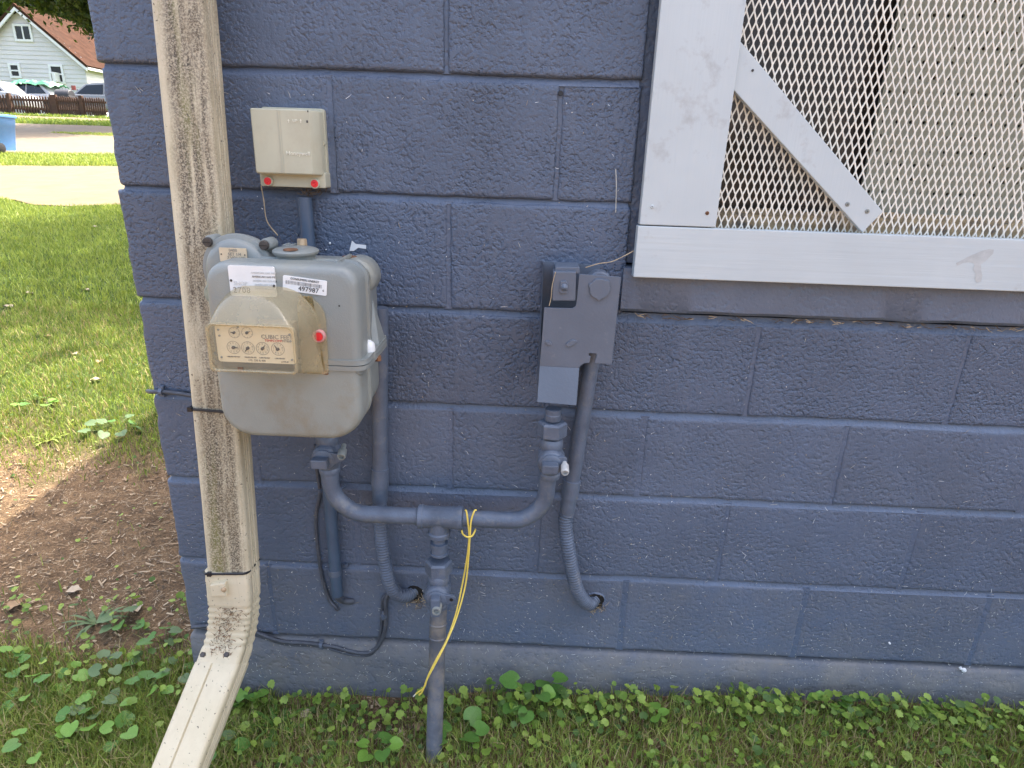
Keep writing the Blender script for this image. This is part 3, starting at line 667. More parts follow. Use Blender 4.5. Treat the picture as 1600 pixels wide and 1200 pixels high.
bars.build('barcode', M_INK, bs_)
q = rot2(0, .0080); text_mesh('CONSUMERS ENERGY', .0045, q[0], q[1], -.2560, M_INK, bs_, rotz=-ang * -1)
q = rot2(.006, -.0058); text_mesh('497987', .0105, q[0], q[1], -.2560, M_INK, bs_, rotz=ang)
q = rot2(.0285, -.004); text_mesh('6', .005, q[0], q[1], -.2560, M_INK, bs_, rotz=ang)
for u, v in ((431, 440), (508, 445), (530, 478)):
    q = P(u, v, -.2545); mb = MB(); mb.lathe((q.x, -.2535, q.z), (0, -1, 0), [(.0016, 0), (.0014, .001)], 8); mb.build('pit', M_BLACK, gm)
# index: cream dial plate under a yellowed clear cover
fx0, fx1, fz0, fz1 = P(327, 540, -.335).x, P(461, 540, -.335).x, P(395, 580, -.335).z, P(395, 508, -.335).z
FY, BY = -.336, -.255
plate = MB(); py = -.327
plx0, plx1, plz0, plz1 = fx0 + .007, fx1 - .004, fz0 + .0105, fz1 - .003
plate.prism(rrect(plx0, plx1, plz0, plz1, .004, 3), py, py + .002); ip = plate.build('index_plate', M_CREAM, gm)
W_, H_ = plx1 - plx0, plz1 - plz0
def pl(a, b): return plx0 + a * W_, plz0 + b * H_
digs = {d: text_mesh(str(d), .0040, 0, 0, 0, M_INK, None, ext=0) for d in range(10)}
def dial(a, b, r, ang, nums=True, ccw=False):
    cx, cz = pl(a, b); mb = MB(); k = 36; y = py - .0004
    for i in range(k):
        a0, a1 = 2 * math.pi * i / k, 2 * math.pi * (i + 1) / k
        mb.add([(cx + q * math.cos(t), y, cz + q * math.sin(t)) for q, t in ((r, a0), (r, a1), (r * .93, a1), (r * .93, a0))], [(0, 1, 2, 3)])
    for d in range(10):
        t = math.pi / 2 + (1 if ccw else -1) * d * 2 * math.pi / 10
        if nums:
            me = digs[d]; ox, oz = cx + r * .70 * math.cos(t), cz + r * .70 * math.sin(t)
            mb.add([(v.co.x + ox, y, v.co.z + oz) for v in me.vertices], [tuple(p.vertices) for p in me.polygons])
        else:
            mb.add([(cx + q * math.cos(t + e), y, cz + q * math.sin(t + e)) for q, e in ((r * .9, -.04), (r * .9, .04), (r * .72, .04), (r * .72, -.04))], [(0, 1, 2, 3)])
    dd = mb.build('dial', M_INKG, ip)
    nb = MB(); t = ang; pr = (-math.sin(t), math.cos(t)); y2 = py - .002
    nb.loft([[(cx + x, yy, cz + z) for x, z in ((math.cos(t) * r * .82, math.sin(t) * r * .82), (pr[0] * r * .16 - math.cos(t) * r * .1, pr[1] * r * .16 - math.sin(t) * r * .1), (-pr[0] * r * .16 - math.cos(t) * r * .1, -pr[1] * r * .16 - math.sin(t) * r * .1))] for yy in (y2, y2 + .0006)])
    nb.lathe((cx, py, cz), (0, -1, 0), [(r * .24, 0), (r * .24, .0026), (r * .1, .003)], 12); nb.build('needle', M_BOLT, ip)
dial(.245, .80, .0083, rad(172), False); dial(.41, .81, .0083, rad(25), False)
for a, ang in ((.215, 2), (.40, 232), (.59, 52), (.785, 128)): dial(a, .40, .0098, rad(ang), True, a in (.40, .785))
text_mesh('CUBIC FEET', .0088, *pl(.785, .715), py - .0003, M_INKG, ip)
q = pl(.785, .615); text_mesh('TEMP.', .0050, q[0] - .012, q[1], py - .0003, M_INKR, ip); text_mesh('COMP.', .0050, q[0] + .001, q[1], py - .0003, M_INKR, ip); text_mesh('MTR', .0050, q[0] + .0125, q[1], py - .0003, M_INKG, ip)
for a, s in ((.20, '1,000,000 PER REV'), (.42, '100,000 PER REV'), (.60, '10,000 PER REV'), (.80, '1,000 PER REV')): text_mesh(s, .0030, *pl(a, .145), py - .0003, M_INKG, ip, sx=.85)
text_mesh('175, 250 & 400', .0042, *pl(.50, .065), py - .0003, M_INKG, ip); text_mesh('6775-8', .0038, *pl(.86, .055), py - .0003, M_INKG, ip)
for a, b in ((.045, .86), (.05, .70), (.045, .12), (.30, .95), (.95, .80), (.955, .62), (.955, .12)):
    x, z = pl(a, b); mb = MB(); mb.lathe((x, py, z), (0, -1, 0), [(.0018, 0), (.0016, .001), (.0005, .0012)], 10); mb.build('screw', M_METER, ip)
# inner mechanism frame
mb = MB(); mb.box((plx0 + .02, py + .003, plz0 + .008), (plx1 - .02, BY + .004, plz1 - .008)); mb.build('index_frame', mat('bronze_frame', (.25, .21, .15), .5, .3, 60), gm)
# cover: front rim, flared hood back to the case
bx0, bx1, bz0 = P(345, 540, BY).x, P(503, 540, BY).x, P(440, 582, BY).z
btop = P(415, 447, BY).z
def hood(t, off=0):
    """outline (x, z) at depth fraction t from front 0 to back 1"""
    x0 = fx0 + (bx0 - fx0) * t; x1 = fx1 + (bx1 - fx1) * t - .004 * math.sin(math.pi * t); z0 = fz0 + (bz0 - fz0) * t; e = math.sin(min(1, t * 1.45) * math.pi / 2) ** .9; z1 = fz1 + (btop - fz1) * e
    r = .010 + .050 * e; o = off
    return rrect(x0 + o, x1 - o, z0 + o, z1 - o, (.006, .006, min(r, (x1 - x0) * .42), min(r * .95, (x1 - x0) * .42)), 8)
cv = MB(); ts = [0, .04, .1, .18, .26, .34, .42, .5, .58, .66, .75, .85, .95, 1]
cv.loft([[(x, FY + (BY - FY) * t, z) for x, z in hood(t)] for t in ts], cap=False)
ck = rrect(bx0 - .003, bx1 + .006, bz0 - .003, P(480, 470, BY).z, (.004, .004, .03, .03), 6)
cover = cv.build('index_cover', M_COVER, gm, smooth=120)
rim = MB(); o1 = hood(0, -.0015); o2 = hood(0, .0022); rim.loft([[(x, FY + .004, z) for x, z in o1], [(x, FY - .002, z) for x, z in o1], [(x, FY - .003, z) for x, z in hood(0, 0)], [(x, FY - .002, z) for x, z in o2], [(x, FY + .001, z) for x, z in o2]], cap=False); rim.build('rim', M_COVER, cover, smooth=50)
pane = MB(); h0 = hood(0, .001); pane.add([(x, FY - .0005, z) for x, z in h0], [tuple(range(len(h0)))]); pane.build('pane', M_PANE, cover)
mb = MB(); fr = rrect(P(470, 540, BY).x, bx1 + .009, bz0 + .001, P(480, 462, BY).z, (.004, .006, .035, .02), 6); mb.prism(fr, -.2585, -.2530); mb.build('cover_flange', M_COVER, gm, bevel=.001)
q = P(499, 525, -.262); mb = MB(); mb.lathe((q.x, -.256, q.z), (0, -1, 0), [(.0085, 0), (.0098, .003), (.0098, .009), (.009, .011), (.0072, .011), (.007, .0085), (0, .0085)], 24); sl_ = mb.build('seal', mat('pink_seal_ring', (.6, .28, .26), .35, .1), gm, smooth=35)
mb = MB(); mb.lathe((q.x, -.2645, q.z), (0, -1, 0), [(.0068, 0), (.0066, .0026), (.001, .003)], 20); mb.build('seal_disc', M_RED, sl_, smooth=40)

# ------------------------------------------------------------------ remote reading box
hb = empty('utility_box', (-.275, -.02, 1.16)); tag(hb, 'small cream plastic utility box with two red seals above the meter', 'utility box')
def quad_prism(pix, y0, y1): return [(P(u, v, y0).x, P(u, v, y0).z) for u, v in pix]
x0, x1 = P(394, 220, -.052).x + .001, P(487, 220, -.052).x; z1, z0 = P(440, 169, -.052).z, P(445, 273, -.052).z
mb = MB(); mb.prism(rrect(x0 + .003, x1 + .012, z0 - .004, z1 + .004, .005, 3), -.012, .0); mb.build('back_box', M_HW, hb, bevel=.0015)
mb = MB(); r1 = rrect(x0, x1 + .010, z0, z1, .004, 3); r2 = rrect(x0 + .0, x1, z0 + .001, z1 - .001, .003, 3)
mb.loft([[(x, -.010, z) for x, z in r1], [(x, -.030, z) for x, z in r1], [(x, -.0345, z) for x, z in rrect(x0, x1 + .008, z0, z1, .004, 3)], [(x, -.050, z) for x, z in r2], [(x, -.052, z) for x, z in rrect(x0 + .002, x1 - .002, z0 + .003, z1 - .003, .003, 3)]])
cvr = mb.build('cover', M_HW, hb, smooth=25)
gx_ = P(437, 220, -.052).x; mb = MB(); mb.box((gx_ - .0012, -.0527, z0 + .003), (gx_ + .0012, -.051, z1 - .003)); mb.box((gx_ + .0035, -.0524, z0 + .003), (gx_ + .0045, -.051, z1 - .003)); mb.build('groove', mat('box_groove', (.43, .41, .31), .5, .05), cvr)
text_mesh('Honeywell', .0096, P(466, 240, -.052).x, P(466, 240, -.052).z, -.0523, M_HWD, cvr, ext=.0008)
text_mesh('UP', .0068, P(461, 189, -.052).x, P(461, 189, -.052).z, -.0523, M_HWD, cvr, ext=.0008)
for u in (451, 470):
    q = P(u, 189, -.052); mb = MB(); mb.prism([(q.x - .0004, q.z - .003), (q.x + .0004, q.z - .003), (q.x + .0004, q.z + .0005), (q.x + .0016, q.z + .0005), (q.x, q.z + .003), (q.x - .0016, q.z + .0005), (q.x - .0004, q.z + .0005)], -.0528, -.0515); mb.build('arrow', M_HWD, cvr)
for u, v, w_, h_ in ((481, 174, .001, .003), (480, 190, .0015, .004)):
    q = P(u, v, -.052); mb = MB(); mb.box((q.x - w_, -.0523, q.z - h_ / 2), (q.x + w_, -.0519, q.z + h_ / 2)); mb.build('scuff', M_BOLT, cvr)
q = P(505, 224, -.02); mb = MB(); mb.prism([(q.x - .008, q.z - .008), (q.x + .002, q.z - .003), (q.x + .004, q.z), (q.x + .002, q.z + .003), (q.x - .008, q.z + .007)], -.020, -.015); mb.build('hasp', M_HW, hb)
mb = MB(); bz1 = z0 - .0005; bz0_ = P(450, 292, -.03).z; bx0_, bx1_ = P(407, 285, -.03).x, P(509, 285, -.03).x
mb.prism(rrect(bx0_, bx1_, bz0_, bz1 + .006, .003, 3), -.030, .0); mb.build('base', M_HW, hb, bevel=.0012)
for u, v in ((419, 283), (492, 287)):
    q = P(u, v, -.034); mb = MB(); mb.lathe((q.x, -.029, q.z), (0, -1, 0), [(.0085, 0), (.0088, .006), (.0078, .0075), (.0068, .0075), (.0066, .005), (0, .005)], 24); s_ = mb.build('seal', M_HW, hb, smooth=35)
    mb = MB(); mb.lathe((q.x, -.0338, q.z), (0, -1, 0), [(.0068, 0), (.0066, .003), (.003, .0032), (.002, .0022), (0, .0022)], 20); mb.build('seal_disc', M_RED, s_, smooth=35)

# ------------------------------------------------------------------ conduits
def conduit(name, label, parts):
    pass
# blue conduit from the utility box down behind the meter
c1 = empty('conduit', (-.25, -.02, .28)); tag(c1, 'straight blue painted conduit running from the utility box down behind the meter', 'conduit')
ca_, cb_ = P(475, 308, -.022), P(527, 930, -.022); ca_.y = cb_.y = -.020
mb = MB(); mb.tube([ca_, cb_], .0128, 20); mb.build('pipe', M_CONDB, c1, smooth=40)
cc_ = P(523, 892, -.022); cc_.y = -.02; mb = MB(); mb.tube([cc_ + Vector((0, 0, .004)), cc_ - Vector((0, 0, .010))], .0142, 20); mb.build('collar', M_PIPE, c1, smooth=40)
mb = MB(); q = P(520, 762, -.02); mb.tube(crom([(q.x - .028, -.004, q.z + .004), (q.x - .012, -.03, q.z + .002), (q.x + .010, -.034, q.z), (q.x + .024, -.004, q.z - .002)], 6), .0035, 8); mb.build('clip', M_PIPE, c1, smooth=50)
mb = MB(); q = P(522, 890, -.02); mb.box((q.x - .022, -.006, q.z - .004), (q.x + .026, -.0005, q.z + .005)); mb.lathe((q.x + .024, -.006, q.z + .003), (0, -1, 0), [(.005, 0), (.004, .004)], 10); mb.build('clip', M_PIPE, c1)
mb = MB(); q = cb_; mb.tube(crom([q + Vector((0, 0, .02)), q + Vector((.001, 0, -.006)), q + Vector((.010, .010, -.024)), q + Vector((.03, .018, -.03))], 5), .0075, 10); mb.build('cable_end', M_CABLE, c1, smooth=50)

def flex_conduit(label, top, mid, flexpts, hole_c, r, bx):
    root = empty('flexible_conduit', (hole_c.x, -.03, hole_c.z)); tag(root, label, 'conduit')
    mb = MB(); mb.tube([top, mid], r, 22); mb.build('pipe', M_PIPE, root, smooth=40)
    d = (mid - top).normalized(); mb = MB(); mb.tube([mid - d * .012, mid - d * .011, mid + d * .030, mid + d * .0305, mid + d * .031, mid + d * .066], [r * .95, r * 1.16, r * 1.16, r * 1.1, r * 1.0, r * 1.0], 22); mb.build('coupling', M_PIPE, root, smooth=35)
    s = mid + d * .062; path = resample(crom([s, s + d * .03] + flexpts, 10), .0011); rr = [r * (.98 if (i // 3) % 2 == 0 else .82) for i in range(len(path))]
    mb = MB(); mb.tube(path, rr, 20); mb.build('corrugated_hose', M_PIPE, root, smooth=70)
    return root
t2, m2 = P(594, 480, -.03), P(594, 738, -.03); t2.y = m2.y = -.032
flex_conduit('grey blue conduit with corrugated hose entering the wall left of the riser', t2, m2, [Vector((P(600, 870, -.035).x, -.036, P(600, 870, -.035).z)), Vector((P(614, 920, -.03).x, -.032, P(614, 920, -.03).z)), Vector((h1.x - .018, -.012, h1.z + .000)), Vector((h1.x, .012, h1.z + .002))], h1, .0158, 0)
t3, m3 = P(928, 545, -.034), P(893, 757, -.034); t3.y = -.030; m3.y = -.034
flex_conduit('grey blue conduit with corrugated hose entering the wall right of the riser', t3, m3, [Vector((P(890, 870, -.04).x, -.04, P(890, 870, -.04).z)), Vector((P(902, 920, -.03).x, -.034, P(902, 920, -.03).z)), Vector((h2.x - .016, -.012, h2.z)), Vector((h2.x + .003, .012, h2.z + .002))], h2, .0158, 0)

# ------------------------------------------------------------------ gas piping
gp = empty('gas_riser', (-.02, -.16, -.02)); tag(gp, 'slate painted gas pipe manifold with tee, two valves and ground riser', 'gas pipe')
PYD = -.088
tee = P(686, 808, PYD); tL, tR = P(656, 806, PYD), P(721, 810, PYD)
bl = P(515, 735, PYD); br = P(855, 748, PYD)
# bent arms
def arm(end, tee_end, name):
    s = 1 if end.x > tee_end.x else -1; cz = tee.z; R = .072
    pts = [tee_end, Vector((end.x - s * R, PYD, cz))]
    for k in range(1, 10):
        a = rad(90 * k / 10); pts.append(Vector((end.x - s * R + s * R * math.sin(a), PYD, cz + R - R * math.cos(a))))
    pts += [Vector((end.x, PYD, cz + R)), end]
    mb = MB(); mb.tube(pts, .0172, 20); return mb.build(name, M_PIPE, gp, smooth=45)
tL.z = tR.z = tee.z
arm(Vector((bl.x, PYD, bl.z + .03)), tL, 'pipe'); arm(Vector((br.x, PYD, br.z + .02)), tR, 'pipe')
mb = MB(); mb.lathe((tL.x - .004, PYD, tee.z), (1, 0, 0), [(.0205, 0), (.0245, .002), (.0245, .010), (.0225, .0125), (.0225, tR.x - tL.x - .006), (.0245, tR.x - tL.x - .003), (.0245, tR.x - tL.x + .006), (.0205, tR.x - tL.x + .008)], 26)
mb.lathe((tee.x, PYD, tee.z - .005), (0, 0, -1), [(.021, 0), (.021, .026), (.0235, .029), (.0235, .037), (.02, .040)], 24); mb.build('tee', M_PIPE, gp, smooth=35)
def zat(v, u=684, Y=PYD): return P(u, v, Y).z
mb = MB(); mb.lathe((tee.x, PYD, zat(832)), (0, 0, -1), [(.0135, 0), (.0135, .022), (.0185, .0225), (.0185, .028), (.0165, .029), (.0165, .045), (.019, .046), (.019, .05)], 22); mb.build('nipple', M_PIPE, gp, smooth=35)
mb = MB(); mb.hexnut((tee.x - .001, PYD, zat(896)), (0, 0, 1), .0285, .034, .35); mb.build('union_nut', M_PIPE, gp)
def valve(c, name, vert, lockpos):
    """plug valve with a lockable head facing the viewer; c: centre of the body"""
    mb = MB(); mb.lathe((c.x, c.y, c.z - .042), (0, 0, 1), [(.0195, 0), (.0205, .004), (.0205, .010), (.019, .012), (.024, .024), (.0275, .038), (.0265, .052), (.021, .062), (.0225, .068), (.0225, .078), (.019, .084)], 24)
    mb.lathe((c.x, c.y - .010, c.z), (0, -1, 0), [(.026, 0), (.026, .014), (.023, .019), (.021, .020), (.021, .024), (.018, .026), (0, .0265)], 28)
    v_ = mb.build(name, M_PIPE, gp, smooth=38)
    y0, y1 = c.y - .036, c.y - .054
    hd = MB(); wd, ln = .0095, .024
    if vert: hd.box((c.x - wd, y1, c.z - ln * 1.1), (c.x + wd, y0, c.z + ln * .7))
    else: hd.box((c.x - ln * .75, y1, c.z - wd), (c.x + ln * .55, y0, c.z + wd))
    hd.build('valve_head', M_PIPE, v_, bevel=.003)
    e = Vector(lockpos) - c; e.y = 0; L_ = e.length; e.normalize(); pr = Vector((-e.z, 0, e.x)); er = MB(); ring = []
    for k in range(9): a = rad(-90 + 180 * k / 8); q = Vector(lockpos) + e * (.009 * math.cos(a)) + pr * (.009 * math.sin(a)); ring.append((q.x, q.z))
    for s in (.018, -.018): q = c + e * L_ * .1 + pr * s; ring.append((q.x, q.z))
    er.prism(ring, c.y - .034, c.y - .027); er.build('lock_wing', M_PIPE, v_, bevel=.002)
    return v_
vc = Vector((tee.x - .001, PYD - .006, zat(922, 685, PYD - .006)))
vA = valve(vc, 'valve', True, vc + Vector((.031, 0, .004)))
mb = MB(); mb.lathe(vc + Vector((.031, -.0345, .004)), (0, -1, 0), [(.004, 0), (.0036, .0008)], 12); mb.build('lock_hole', M_BLACK, vA)
q = P(682, 955, vc.y - .055); mb = MB(); mb.lathe((q.x, vc.y - .030, q.z), (0, -1, .05), [(.0095, 0), (.0095, .026), (.0085, .029), (.006, .029), (.0055, .024), (0, .024)], 18); mb.build('lock_pin', M_METER, vA, smooth=35)
# riser to the ground
rb = G(676, 1192); rb = Vector((rb.x, rb.y, rb.z - .06)); rt = Vector((vc.x, vc.y, vc.z - .035)); md = rt.lerp(rb, .4)
mb = MB(); mb.tube([rt, rt.lerp(rb, .18), rt.lerp(rb, .182), md, rb], [.0182, .0182, .0176, .0176, .0178], 22); mb.build('riser', M_RISER, gp, smooth=40)
mb = MB(); q = rt.lerp(rb, .10); d = (rb - rt).normalized(); mb.tube([q, q + d * .003, q + d * .006], [.018, .0195, .018], 22); mb.tube([q + d * .03, q + d * .033, q + d * .036], [.018, .0192, .018], 22); mb.build('collar', M_RISER, gp, smooth=40)
# right hand valve under the bracket
x_r = br.x + .004; zr = lambda v: P(866, v, PYD).z
mb = MB(); mb.lathe((x_r, PYD, zr(656)), (0, 0, 1), [(.0155, 0), (.0165, .003), (.0165, .012), (.0155, .013), (.0155, .023)], 22); mb.build('nipple', M_PIPE, gp, smooth=35)
mb = MB(); mb.hexnut((x_r, PYD, zr(682)), (0, 0, 1), .0285, .032, .15); mb.build('union_nut', M_PIPE, gp)
vr = Vector((x_r, PYD - .004, zr(714)))
lk = P(882, 722, vr.y - .03); vB = valve(vr, 'valve', False, Vector((lk.x - .004, vr.y, lk.z + .004)))
mb = MB(); mb.lathe((lk.x, vr.y - .026, lk.z + .002), (0, -1, -.25), [(.0045, 0), (.0045, .012), (.0075, .016), (.0078, .034), (.0065, .037), (.005, .037), (.0045, .032), (0, .032)], 18); mb.build('lock_pin', mat('pale_lock', (.42, .42, .40), .4, .2, 60), vB, smooth=35)
# left valve under the meter
vl = Vector((bl.x, PYD, P(515, 712, PYD).z))
vC = valve(vl + Vector((0, 0, .006)), 'valve', False, P(536, 704, PYD))
q = P(537, 708, PYD - .045); mb = MB(); mb.lathe((q.x - .004, PYD - .026, q.z + .008), (.12, -1, -.22), [(.0042, 0), (.0042, .012), (.0078, .017), (.008, .034), (.0068, .038), (.0052, .038), (.0045, .032), (0, .032)], 18); mb.build('lock_pin', M_METER, vC, smooth=35)

# ------------------------------------------------------------------ spare meter bracket
br_ = empty('meter_bracket', (.25, -.05, .78)); tag(br_, 'slate painted sheet metal bracket hanging left of the window screen', 'bracket')
def cp(x, y): return 780 + x / 3.157, 380 + y / 3.157
YB = -.082
def poly(pts, Y): return [(P(*cp(x, y), Y).x, P(*cp(x, y), Y).z) for x, y in pts]
outl = [(395, 152), (602, 167), (555, 597), (470, 593), (481, 556), (481, 545), (442, 543), (442, 556), (452, 558), (445, 590), (420, 593), (402, 604), (395, 616), (200, 606), (222, 318), (362, 321), (376, 312), (380, 300)]
mb = MB(); mb.prism(poly(outl, YB), YB, YB + .004); mb.build('face_plate', M_PLATE, br_, bevel=.0008)
a_ = poly([(200, 606), (395, 616)], YB); b2_ = poly([(188, 783), (380, 800)], -.102)
mb = MB(); mb.loft([[(a_[0][0], YB, a_[0][1]), (a_[1][0], YB, a_[1][1]), (a_[1][0], YB + .004, a_[1][1]), (a_[0][0], YB + .004, a_[0][1])], [(b2_[0][0], -.102, b2_[0][1]), (b2_[1][0], -.102, b2_[1][1]), (b2_[1][0], -.098, b2_[1][1]), (b2_[0][0], -.098, b2_[0][1])]])
mb.build('skirt_plate', M_PLATE, br_)
mb = MB(); t_ = poly([(218, 118)], YB)[0]; mid_ = a_[0]
mb.add([(t_[0], YB + .001, t_[1]), (mid_[0], YB + .001, mid_[1]), (b2_[0][0], -.101, b2_[0][1]), (b2_[0][0], -.003, b2_[0][1] + .02), (t_[0], -.003, t_[1])], [(0, 1, 2, 3, 4)])
mb.build('side_plate', M_PLATE, br_)
mb = MB(); tr_ = poly([(602, 167), (555, 597)], YB); mb.prism([(t_[0], t_[1]), (tr_[0][0] - .03, t_[1] - .004), (tr_[1][0] - .03, tr_[1][1] + .01), (a_[0][0] + .002, a_[0][1] - .03)], -.012, -.002); mb.build('back_plate', M_PLATE, br_)
pk = poly([(266, 140), (380, 140), (376, 285), (262, 285)], YB - .004); mb = MB(); mb.loft([[(x, y, z) for x, z in pk] for y in (YB + .03, YB - .004)]); tp = poly([(275, 105), (392, 105), (392, 140), (268, 140)], -.05)
mb.loft([[(x, y, z) for x, z in tp] for y in (-.02, -.078)]); mb.build('hook_block', M_PLATE, br_, bevel=.002)
q = P(*cp(318, 217), YB - .006); mb = MB(); mb.prism([(q.x + a * .0075, q.z + b * .0115) for a, b in ((-1, -.8), (-.3, -1), (.9, -.9), (1, .5), (.5, 1), (-.8, .9))], YB - .008, YB - .003); mb.lathe((q.x + .001, YB - .007, q.z), (0, -1, 0), [(.0065, 0), (.0065, .003), (.003, .0055), (.002, .0075), (0, .008)], 12); mb.build('bolt', M_PLATE, br_, bevel=.001)
q = P(*cp(495, 225), YB); mb = MB(); ring = []; k = 28
for i in range(k):
    a = 2 * math.pi * i / k; r_ = .0185 * (1 + .10 * noise.noise((math.cos(a) * 1.7, math.sin(a) * 1.7, 5)) + (.16 if i in (3, 4, 12, 13, 21) else 0)); ring.append((q.x + r_ * math.cos(a), q.z + r_ * math.sin(a)))
mb.prism(ring, YB - .0045, YB + .001); mb.build('blank_cap', M_PLATE, br_, bevel=.0015)
mb = MB(); mb.lathe((q.x, YB + .004, q.z + .006), (0, 1, 0), [(.021, 0), (.024, .004), (.024, .03), (.02, .034)], 24); mb.build('outlet_boss', M_PLATE, br_, smooth=35)
for x, y, w_, h_ in ((243, 492, .006, .004), (356, 492, .010, .006)):
    q = P(*cp(x, y), YB); mb = MB(); ring = []
    for i in range(14):
        a = 2 * math.pi * i / 14; r_ = 1 + .35 * noise.noise((math.cos(a) * 2, math.sin(a) * 2, x)); ring.append((q.x + w_ * r_ * math.cos(a) , q.z + h_ * r_ * math.sin(a) + .35 * w_ * math.cos(a) * (1 if x > 300 else -1)))
    mb.prism(ring, YB - .003, YB + .001); mb.build('weld_blob', M_PLATE, br_, bevel=.0012)

# ------------------------------------------------------------------ wires and cables
def px_path(pix, n=8): return crom([P(u, v, Y) for u, v, Y in pix], n)
yw = empty('tracer_wire', P(650, 1084, -.09)); tag(yw, 'thin yellow tracer wire looped over the pipe and hanging beside the riser', 'wire')
Yw = PYD - .024
for k, pix in enumerate(([(727, 797, Yw + .004), (729, 800, Yw), (731, 815, Yw - .002), (733, 838, Yw - .003), (730, 870, Yw - .002), (722, 915, Yw), (712, 960, Yw - .016), (698, 1000, Yw - .040), (682, 1030, Yw - .058), (669, 1056, Yw - .060), (663, 1074, Yw - .058), (657, 1079, Yw - .055), (650, 1084, Yw - .05)],
                         [(744, 797, Yw + .005), (741, 799, Yw), (736, 815, Yw - .004), (734, 840, Yw - .006), (732, 872, Yw - .005), (727, 915, Yw - .002), (715, 960, Yw - .018), (700, 998, Yw - .042), (684, 1030, Yw - .060), (668, 1060, Yw - .062), (660, 1080, Yw - .060), (655, 1086, Yw - .055)])):
    mb = MB(); mb.tube(px_path(pix), .0018, 8); mb.build('strand', M_YELLOW, yw, smooth=60)
mb = MB(); mb.tube(px_path([(721, 826, Yw + .016), (723, 834, Yw + .002), (730, 839, Yw - .010), (738, 837, Yw - .006), (743, 827, Yw + .014)]), .0018, 8); mb.build('loop', M_YELLOW, yw, smooth=60)
mb = MB(); mb.tube([P(651, 1083, Yw - .051), P(646, 1088, Yw - .048)], .0012, 6); mb.build('bare_end', M_COPPER, yw)
def cable(label, pix, r, ties=()):
    root = empty('cable', P(*pix[-1])); tag(root, label, 'cable'); mb = MB(); mb.tube(px_path(pix), r, 10); mb.build('sheath', M_CABLE, root, smooth=60)
    for u, v, Y, ax in ties:
        p = P(u, v, Y); mb = MB(); mb.tube([p - Vector(ax) * .0035, p + Vector(ax) * .0035], r * 1.7, 10); mb.box(p + Vector((-.005, -.001, -r * 2.6)), p + Vector((.005, .006, r * 2.6))); mb.build('clip', M_PIPE, root)
    return root
cable('dark painted cable curving along the foundation and up into the wall', [(300, 980, -.012), (370, 975, -.010), (405, 990, -.008), (440, 1002, -.0075), (480, 1005, -.0075), (520, 1010, -.0075), (550, 1018, -.0075), (575, 1020, -.0075), (592, 1008, -.0075), (601, 985, -.0075), (603, 960, -.0075), (602, 940, -.009), (606, 928, -.006), (612, 920, .004)], .0048, [(502, 1008, -.0085, (1, 0, 0)), (600, 962, -.0085, (0, 0, 1))])
cable('second thin dark cable lying beside the foundation cable', [(375, 984, -.006), (405, 994, -.006), (445, 1006, -.006), (500, 1010, -.006), (545, 1022, -.006), (575, 1024, -.006), (588, 1012, -.006), (595, 985, -.006), (597, 950, -.006), (598, 935, -.008), (604, 926, .002)], .0032)
cable('thin dark cable hanging in a curve left of the blue conduit', [(493, 695, -.010), (496, 740, -.009), (500, 766, -.011), (499, 780, -.010), (494, 805, -.008), (496, 850, -.007), (503, 900, -.007), (514, 935, -.008), (524, 948, -.012), (528, 953, -.008)], .0040, [(501, 766, -.011, (0, 0, 1))])
cable('short dark cable clipped across the wall corner left of the downspout', [(231, 611, .03), (236, 612, -.004), (252, 612, -.007), (275, 614, -.007), (300, 618, -.008), (330, 622, -.008)], .0045, [(252, 612, -.008, (1, 0, 0))])
# dry stems, webs and clippings
def stem(name, label, cat, pix, r, m):
    mb = MB(); mb.tube(px_path(pix, 5), r, 5); return tag(mb.build(name, m), label, cat)
stem('dry_stem', 'dry bent straw dangling from the utility box above the meter', 'straw', [(408, 290, -.02), (412, 312, -.022), (417, 345, -.03), (434, 368, -.036)], .0011, M_STRAW)
stem('dry_stem', 'fine dry straw running from the bracket top to the window screen', 'straw', [(915, 418, -.085), (935, 412, -.08), (955, 409, -.07), (975, 400, -.05), (990, 392, -.03)], .0008, M_STRAW)
stem('dry_stem', 'fine dry straw hanging down the left edge of the bracket', 'straw', [(868, 425, -.09), (863, 445, -.088), (861, 465, -.088), (858, 478, -.088)], .0008, M_STRAW)
stem('dry_stem', 'thin pale straw standing on the wall left of the window screen', 'straw', [(962, 264, -.004), (963, 290, -.006), (962, 332, -.004)], .0009, M_WEB)
vv = []; tt = []; mi = []
def sliver(p, d, w_, k, nrm=Vector((0, -1, 0))):
    s = d.cross(nrm).normalized() * w_; b = len(vv); bend = Vector((random.gauss(0, .2), 0, random.gauss(0, .2))) * d.length
    vv.extend([p - d - s, p - d + s, p + bend + s, p + bend - s, p + d + bend * .3]); tt.extend([(b, b + 1, b + 2), (b, b + 2, b + 3), (b + 3, b + 2, b + 4)]); mi.extend([k] * 3)
for k in range(2600):
    x = random.uniform(XL + .02, 1.6); z = .02 + min(1.3, random.expovariate(3.3))
    if x > .33 and .93 < z: continue
    a = random.uniform(0, math.pi); L_ = random.choice([.0012, .0015, .002, .003, .006]) * random.uniform(.6, 1.4)
    sliver(Vector((x, -.0028 if z > .14 else -.0095, z)), Vector((math.cos(a), 0, math.sin(a))) * L_, .00035 if L_ > .002 else .0007, random.choice([0, 0, 0, 1, 2]))
for k in range(160):   # debris caught under the sill and at the conduit holes
    x = random.uniform(.36, 1.6); a = random.uniform(-.5, .5); sliver(Vector((x, -.006, .949 + random.uniform(-.004, .004))), Vector((math.cos(a), 0, math.sin(a))) * random.uniform(.003, .012), .0007, random.choice([1, 3, 3]))
